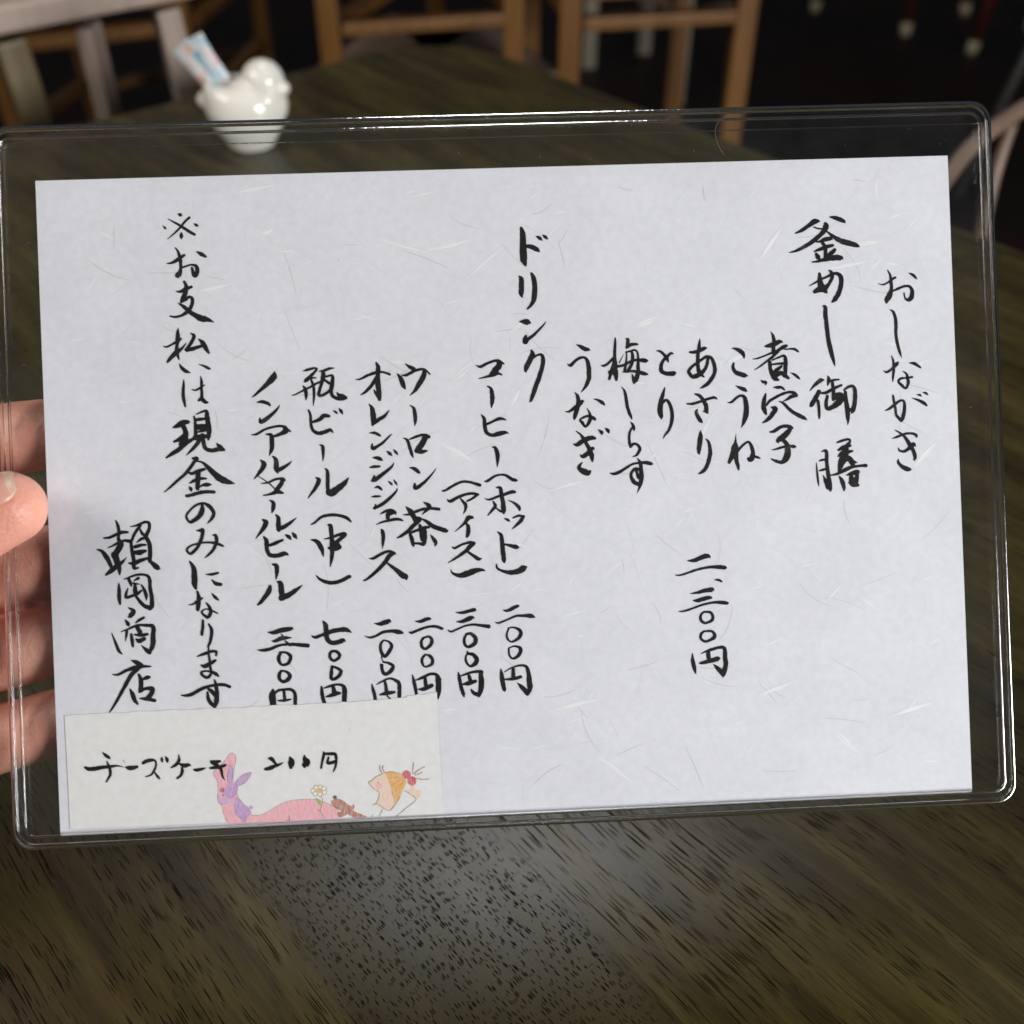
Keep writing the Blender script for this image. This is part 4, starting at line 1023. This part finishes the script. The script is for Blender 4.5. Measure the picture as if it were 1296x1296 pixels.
# the pasted strip
NOTEM = paper_material('white_card', (.735, .733, .738), .012)
bm = bmesh.new()
NP = []
for i in range(len(NOTE)):
    a, b = Vector(NOTE[i]), Vector(NOTE[(i+1) % len(NOTE)])
    steps = 6 if i < 15 else 1
    for j in range(steps):
        p = a.lerp(b, j/steps)
        if i < 15 and (i or j): p.y += rd.uniform(-.00018, .00018)
        NP.append(p)
A = [bm.verts.new((p.x, p.y, .00012)) for p in NP]; B = [bm.verts.new((p.x, p.y, .00020)) for p in NP]
bm.faces.new(A); bm.faces.new(B[::-1])
for k in range(len(NP)): bm.faces.new((A[k], A[(k+1) % len(NP)], B[(k+1) % len(NP)], B[k]))
bmesh.ops.recalc_face_normals(bm, faces=bm.faces)
note = obj('paper_strip', bm, NOTEM, mw=CARD)
tag(note, 'small white strip with torn top, cheesecake price and pastel drawing, pasted on the menu', 'note')
bm = bmesh.new()
for k, st in enumerate(parse(INK['cake'])): stroke(bm, st, .00031+k*1.2e-6, 0, .1)
obj('pen_writing', bm, INKM, note)
PAL = {'pink': (.78, .36, .42), 'mauve': (.47, .25, .52), 'lavender': (.56, .36, .60), 'plum': (.36, .08, .20), 'line': (.16, .12, .11), 'stem': (.16, .13, .05), 'white': (.78, .78, .75), 'yellow': (.70, .40, .05),
       'leaf': (.28, .36, .06), 'brown': (.40, .135, .075), 'black': (.02, .015, .015), 'skin': (.76, .56, .44), 'orange': (.72, .36, .06), 'blush': (.78, .38, .40), 'amber': (.50, .20, .02), 'red': (.55, .04, .07), 'hair': (.33, .19, .11)}
def pencil(name, col):
    m, nt, b = nmat(name); lk = nt.links.new
    tc = node(nt, 'ShaderNodeTexCoord'); mp = node(nt, 'ShaderNodeMapping'); mp.inputs['Rotation'].default_value = (0, 0, .9); mp.inputs['Scale'].default_value = (3000, 500, 1); lk(tc.outputs['Object'], mp.inputs[0])
    n1 = node(nt, 'ShaderNodeTexNoise', Scale=1.0, Detail=3.0); lk(mp.outputs[0], n1.inputs['Vector'])
    lt = tuple(c+(.78-c)*.45 for c in col)
    lk(ramp(nt, n1.outputs['Fac'], [(.35, col), (.7, lt)]), b.inputs['Base Color']); b.inputs['Roughness'].default_value = .85; b.inputs['Specular IOR Level'].default_value = .15
    return m
keys = list(PAL); bm = bmesh.new()
import mathutils.geometry as mg
for k, (kind, col, spec) in enumerate(ART):
    z = .00021+k*9e-7
    mi = keys.index(col)
    if kind == 'P':
        P = [tuple(float(v)*UNIT for v in p.split(',')) for p in spec.split()]
        P = [(x, y) for x, y in P]
        S = catmull(P+[P[0]], 3)[:-1]
        vs = [bm.verts.new((x, y, z)) for x, y in S]
        for tri in mg.tessellate_polygon([[Vector((x, y, 0)) for x, y in S]]):
            try:
                f = bm.faces.new([vs[i] for i in tri]); f.material_index = mi
            except ValueError: pass
    else:
        pts, wd = spec.split('|')
        P = [tuple(float(v)*UNIT for v in p.split(','))+(float(wd)*UNIT*1.1,) for p in pts.split()]
        stroke(bm, P, z, mi)
obj('coloured_drawing', bm, [pencil('pencil_'+c, PAL[c]) for c in keys], note)

# ------------------------------------------------------------------ the hand (card frame, millimetres)
bm = bmesh.new()
def mm(p): return Vector(p)*.001
def chain(P):
    for (a, ra), (b, rb) in zip(P, P[1:]): capsule(bm, mm(a), mm(b), ra*.001, rb*.001)
index_ = [((-262, -58, -44), 17), ((-208, 0, -36), 13), ((-166, 19, -25), 11.6), ((-140, 21, -13), 10.6), ((-110, 24, -11), 9.2)]
middle = [((-264, -70, -44), 17), ((-214, -23, -38), 13.5), ((-168, -21, -26), 12), ((-138, -16, -13.5), 10.9), ((-104, -10, -11), 9.4)]
ring_ = [((-266, -80, -43), 17), ((-213, -45, -37), 13), ((-169, -47, -26), 11.6), ((-140, -39.5, -13), 10.5), ((-106, -31, -11), 9.0)]
little = [((-266, -90, -42), 16), ((-208, -68, -34), 12), ((-172, -72, -24), 10.9), ((-142, -64, -12.6), 9.9), ((-112, -55, -10), 8.6)]
thumb = [((-262, -74, -36), 18), ((-222, -58, -12), 15.5), ((-188, -31, 6), 11.8), ((-160, -13, 12.8), 10.6), ((-143, -4.0, 12.2), 10.5), ((-134.2, 0.2, 11.2), 9.8)]
for c_ in (index_, middle, ring_, little, thumb): chain(c_)
for a, b in ((index_, middle), (middle, ring_), (ring_, little)):         # the palm between the metacarpals
    capsule(bm, mm(a[1][0])*.82+mm(a[0][0])*.18, mm(b[1][0])*.82+mm(b[0][0])*.18, .0125, .0125)
    capsule(bm, mm(a[1][0])*.45+mm(a[0][0])*.55, mm(b[1][0])*.45+mm(b[0][0])*.55, .0155, .0155)
capsule(bm, mm((-232, -62, -20)), mm((-250, -78, -34)), .018, .018)
chain([((-262, -78, -43), 22), ((-300, -104, -52), 24), ((-350, -134, -64), 28), ((-420, -175, -80), 34)])
SKIN = skin_material()
hand = obj('person', bm, SKIN, smooth=True, mw=CARD)
tag(hand, 'bare hand holding the clear case by its left edge, thumb in front', 'person')
md = hand.modifiers.new('blend', 'REMESH'); md.mode = 'VOXEL'; md.voxel_size = .0012; md.use_smooth_shade = True
sm = hand.modifiers.new('soften', 'SMOOTH'); sm.factor = .5; sm.iterations = 7
# thumb nail: a curved plate on the upper side of the thumb tip
ax = (mm((-134.2, .2, 11.2))-mm((-143, -4.0, 12.2))).normalized()
nn = Vector((-.25, .66, .72)); nn = (nn-ax*nn.dot(ax)).normalized(); sd = ax.cross(nn)
bm = bmesh.new(); rows = []
NU, NV = 16, 12
for i in range(NU+1):
    s = -9.5+15.4*i/NU; row = []
    for j in range(NV+1):
        q = -1+2*j/NV
        half = .78*(1-.30*max(0, (-s-3)/6.5)**2) if s < 2.5 else .78*math.sqrt(max(.05, 1-((s-2.5)/4.0)**2*.8))
        t = q*half
        rr = (9.8 if s < 0 else 9.8-.052*s*s)
        c_ = Vector((-134.2, .2, 11.2))+ax*s
        row.append(bm.verts.new((c_+(nn*math.cos(t)+sd*math.sin(t))*rr)*.001))
    rows.append(row)
for i in range(NU):
    for j in range(NV): bm.faces.new((rows[i][j], rows[i+1][j], rows[i+1][j+1], rows[i][j+1])).material_index = 1 if i >= NU-2 else 0
NAIL = plain('finger_nail', (.60, .31, .25), .32, .5); NAILW = plain('nail_free_edge', (.58, .385, .285), .35, .5)
nail = obj('thumbnail', bm, [NAIL, NAILW], hand, True)
so = nail.modifiers.new('thick', 'SOLIDIFY'); so.thickness = .0005; so.offset = 1

# ------------------------------------------------------------------ bird pot with sugar sticks
pot = empty('bird_pot', 'white glazed bird-shaped pot on the far table, holding two paper sticks', 'pot', (-.2095, .853, .700), R(0))
bm = bmesh.new()
prof = [(0, 0), (16, 0), (18.5, 2), (22, 8), (27.5, 17), (31.5, 28), (32, 36), (30, 43.5), (26, 48.5), (20, 51), (16, 51.2), (14, 49), (13.5, 40), (11, 31), (0, 29)]
prof = [tuple(v) for v in catmull([(a, b) for a, b in prof], 3)]
prof = [(max(0, a), b) for a, b in prof]
N = 36; rings = []
for r_, z_ in prof:
    if r_ < .05: rings.append([bm.verts.new((0, 0, z_*.001))]); continue
    rings.append([bm.verts.new((r_*.001*math.cos(2*math.pi*k/N), r_*.001*.92*math.sin(2*math.pi*k/N), z_*.001)) for k in range(N)])
for A, B in zip(rings, rings[1:]):
    for k in range(N):
        a = [A[0]] if len(A) == 1 else [A[k], A[(k+1) % N]]; b = [B[0]] if len(B) == 1 else [B[k], B[(k+1) % N]]
        fv = a+b[::-1]
        if len(fv) >= 3:
            try: bm.faces.new(fv)
            except ValueError: pass
bmesh.ops.recalc_face_normals(bm, faces=bm.faces)
for v_ in bm.verts:
    rr_ = math.hypot(v_.co.x, v_.co.y)
    if v_.co.z > .0285 and rr_ < .031: v_.co.x -= .011*(1-max(0, rr_-.016)/.016)
capsule(bm, (.016, -.002, .034), (.0165, -.002, .046), .0180, .0172)
sphere(bm, (.0165, -.002, .0515), .0168)
sphere(bm, (.0305, -.006, .0475), .0068, 3, (1.1, 1, .9))
sphere(bm, (.006, -.006, .040), .0175)
sphere(bm, (-.029, 0, .037), .0080, 3, (1.1, 1.3, .9))
CER = plain('white_glaze', (.82, .81, .74), .16, .55, Coat_Weight=.4, Coat_Roughness=.05)
bird = obj('bird_body', bm, CER, pot, True)
md = bird.modifiers.new('blend', 'REMESH'); md.mode = 'VOXEL'; md.voxel_size = .0011; md.use_smooth_shade = True
sm = bird.modifiers.new('soften', 'SMOOTH'); sm.factor = .5; sm.iterations = 8
PKT = packet_material()
for (bx, tx, ty, tz, lab, roll) in ((-.006, -.034, .004, .082, 'pastel blue and pink printed paper stick, the taller and nearer one in the bird pot', .25), (-.013, -.047, .012, .074, 'pale blue paper stick leaning furthest left, behind the taller stick in the bird pot', -.1)):
    a = Vector((bx, .004, .030)); b = Vector((tx, ty, tz)); L = (b-a).length; d = (b-a).normalized()
    x = Vector((.75, -.35, .56)); x = (x-d*x.dot(d)).normalized(); y = d.cross(x)
    bm = bmesh.new(); rings = []
    for i in range(15):
        t = i/14; wdt = .0088+.0018*max(0, t-.7)*4; th = .0028*(1-max(0, (t-.72)/.28))**.6+.00035
        c_ = a+d*(L*t); ring = []
        for k in range(16):
            u = 2*math.pi*k/16; wob = .0006*noise.noise(Vector((i*.6, k*.5, bx*999)))
            ring.append(bm.verts.new(c_+x*(wdt*math.cos(u))+y*(th*math.sin(u)+wob)))
        rings.append(ring)
    for A, B in zip(rings, rings[1:]):
        for k in range(16): bm.faces.new((A[k], A[(k+1) % 16], B[(k+1) % 16], B[k]))
    bm.faces.new(rings[0][::-1]); bm.faces.new(rings[-1])
    bmesh.ops.recalc_face_normals(bm, faces=bm.faces)
    o = obj('sugar_stick', bm, PKT, None, True, Matrix.Translation((-.2095, .853, .700))); tag(o, lab, 'sugar stick', 'paper sticks in the bird pot')

# ------------------------------------------------------------------ chairs and stools beyond the table (all far out of focus)
def part(name, M_, parent, *bars):
    bm = bmesh.new()
    for a, b, wx, wy in bars: bar(bm, a, b, wx, wy)
    return obj(name, bm, M_, parent)
def rel(t, p): return Vector(p)-t.location

# slatted chair hard against the left edge of the table
t = empty('slatted_chair', 'pale wooden chair with wide slatted back, tucked against the table\'s left edge', 'chair', (-.42, 1.14, 0))
d = Vector((.764, .645, 0)); nrm = Vector((-.645, .764, 0)); base = Vector((-.463, 1.014, 0))-t.location
def at(u, out_, z): return base+d*u+nrm*out_+Vector((0, 0, z))
part('top_rail', PALE, t, (at(-.30, .012, .752), at(.30, .012, .752), .045, .024))
for u, z0, wd, M_ in ((-.075, .40, .042, TAN), (.012, .40, .030, TAN), (.088, .575, .036, PALE), (.168, .40, .026, PALE)):
    part('slat', M_, t, (at(u+(.018 if z0 < .5 else 0), .012, z0), at(u, .012, .730), .016, wd))
part('seat', TAN, t, (at(-.26, -.19, .42), at(.26, -.19, .42), .03, .40))
for u in (-.24, .24):
    for o_ in (.02, -.36): part('leg', TAN, t, (at(u, o_, 0), at(u, o_, .405), .036, .036))

def frame_chair(t, P, w_, seat_z, top_z, M_, Mp, panel=False, st=.22):
    """P = four feet in order; the first two carry the back"""
    P = [Vector((*p, 0))-t.location for p in P]
    for i, p in enumerate(P): part('leg', M_, t, (p, p+Vector((0, 0, top_z if i < 2 else seat_z)), w_, w_))
    Z = lambda z: Vector((0, 0, z))
    for i in range(len(P)):
        a, b = P[i], P[(i+1) % len(P)]; k = (b-a).normalized()*(w_/2+.001)
        part('rail', M_, t, (a+k+Z(seat_z-.04), b-k+Z(seat_z-.04), .05, .022))
        part('stretcher', M_ if st > .4 else Mp, t, (a+k+Z(st+.02*(i % 2)), b-k+Z(st+.02*(i % 2)), .03, .02))
        if panel and i in panel: part('panel', Mp, t, (a+k+Z(.40), b-k+Z(.40), .19, .012))
    c_ = sum(P, Vector())/len(P); bm = bmesh.new()
    vs = [c_+(p-c_)*1.06 for p in P]
    lo = [bm.verts.new(v+Z(seat_z+.001)) for v in vs]; hi = [bm.verts.new(v+Z(seat_z+.022)) for v in vs]
    bm.faces.new(lo); bm.faces.new(hi)
    for k in range(len(P)): bm.faces.new((lo[k], lo[(k+1) % len(P)], hi[(k+1) % len(P)], hi[k]))
    bmesh.ops.recalc_face_normals(bm, faces=bm.faces); obj('seat', bm, Mp, t)
    if top_z > seat_z:
        a, b = P[0], P[1]; k = (b-a).normalized()*(w_/2+.001)
        part('backrest', Mp, t, (a+k+Z(top_z-.07), b-k+Z(top_z-.07), .11, .018))

t = empty('honey_chair', 'honey coloured wooden chair standing behind the slatted chair', 'chair', (-.75, 2.3, 0))
frame_chair(t, [(-.93, 2.42), (-.60, 2.72), (-.655, 2.26), (-.98, 2.12)][::1], .034, .44, .78, ORANGE, ORANGE)
t = empty('corner_seat', 'three-cornered honey wooden seat with pale panels, right behind the rounded table corner', 'seat', (-.148, 2.015, 0))
frame_chair(t, [(-.296, 1.84), (-.1515, 2.30), (.0027, 1.906)], .034, .64, .64, ORANGE, PINKW, panel=(0, 1), st=.51)
t = empty('upright_chair', 'tall honey wooden chair with bare posts and no panels, right of the corner seat', 'chair', (.238, 1.985, 0))
frame_chair(t, [(.034, 2.12), (.320, 2.17), (.378, 1.85), (.092, 1.80)], .034, .62, .95, ORANGE, ORANGE, st=.53)
t = empty('grey_stool', 'grey legged wooden stool on the dark floor, beyond the tall honey chair', 'stool', (.45, 3.2, 0))
frame_chair(t, [(.226, 3.27), (.40, 3.40), (.622, 3.10), (.448, 2.97)], .04, .42, .42, GREYW, PINKW)
CAPM = plain('pale_rubber', (.62, .52, .34), .6)
def capped_stool(name, lab, P):
    c_ = sum((Vector((*p, 0)) for p in P), Vector())/4
    t = empty(name, lab, 'stool', c_, group='capped stools on the dark floor')
    for p in P:
        q = Vector((*p, 0))-c_; top = q*.8+Vector((0, 0, .44))
        bm = bmesh.new(); tube(bm, [q+(top-q)*.085, top], [.015, .02], 10); lg = obj('leg', bm, REDW, t, True)
        bm = bmesh.new(); tube(bm, [q, q+(top-q)*.0845], [.0165, .0185], 12); obj('foot_cap', bm, CAPM, lg, True)
    bm = bmesh.new(); tube(bm, [(0, 0, .441), (0, 0, .475)], .2, 24); obj('seat', bm, REDW, t)
capped_stool('bar_stool', 'dark red legged stool with pale foot caps, farther from the right border', [(1.014, 3.842), (1.246, 3.579), (1.51, 3.81), (1.276, 4.07)])
capped_stool('bar_stool', 'dark red legged stool with pale foot caps, nearest the right border', [(1.394, 3.396), (1.64, 3.13), (1.91, 3.37), (1.66, 3.63)])

# bentwood chair at the right edge of the table
t = empty('bentwood_chair', 'blond bentwood chair with curved back at the table\'s right edge', 'chair', (.56, .93, 0))
L0 = t.location.copy()
BACK = [(.352, .800, .735), (.368, .815, .715), (.385, .832, .722), (.404, .848, .735), (.435, .872, .745), (.475, .905, .745), (.515, .945, .73), (.545, .99, .70)]
BACK = [(.318, .775, .690), (.335, .795, .702), (.352, .810, .716), (.375, .824, .728), (.405, .842, .738), (.445, .868, .742), (.495, .905, .735), (.535, .955, .70)]
S_ = catmull([tuple(Vector(p)-L0) for p in BACK], 5)
bm = bmesh.new(); tube(bm, S_, .0066, 12); obj('back_hoop', bm, BENT, t, True)
bm = bmesh.new(); tube(bm, catmull([tuple(Vector(p)-L0) for p in [(.386, .830, .727), (.378, .815, .69), (.379, .806, .62), (.392, .812, .45)]], 5), .006, 10); obj('spindle', bm, BENT, t, True)
bm = bmesh.new(); tube(bm, catmull([tuple(Vector(p)-L0) for p in [(.51, .922, .722), (.505, .91, .65), (.50, .90, .45)]], 5), .006, 10); obj('spindle', bm, BENT, t, True)
bm = bmesh.new(); tube(bm, [Vector((.48, .76, .42))-L0, Vector((.48, .76, .45))-L0], .17, 28); obj('seat', bm, BENT, t)
for a in (.6, 2.2, 3.8, 5.4):
    p = Vector((.48+.13*math.cos(a), .76+.13*math.sin(a), 0)); bm = bmesh.new(); tube(bm, [p+Vector((.04*math.cos(a), .04*math.sin(a), 0))-L0, p+Vector((0, 0, .419))-L0], .013, 10); obj('leg', bm, BENT, t, True)
t = empty('steel_pole', 'thin grey metal pole leaning at the right border above the bentwood chair', 'pole', (1.02, 2.35, 0))
bm = bmesh.new(); tube(bm, [(0, 0, 0), (.20, .10, .72)], .011, 10); o = obj('shaft', bm, plain('dull_steel', (.16, .16, .15), .4, .5, Metallic=.6), t, True)
bm = bmesh.new(); tube(bm, [(.20, .10, .72), (.203, .1015, .735)], .014, 10); obj('end_cap', bm, plain('black_plastic', (.02, .02, .02), .5), t, True)
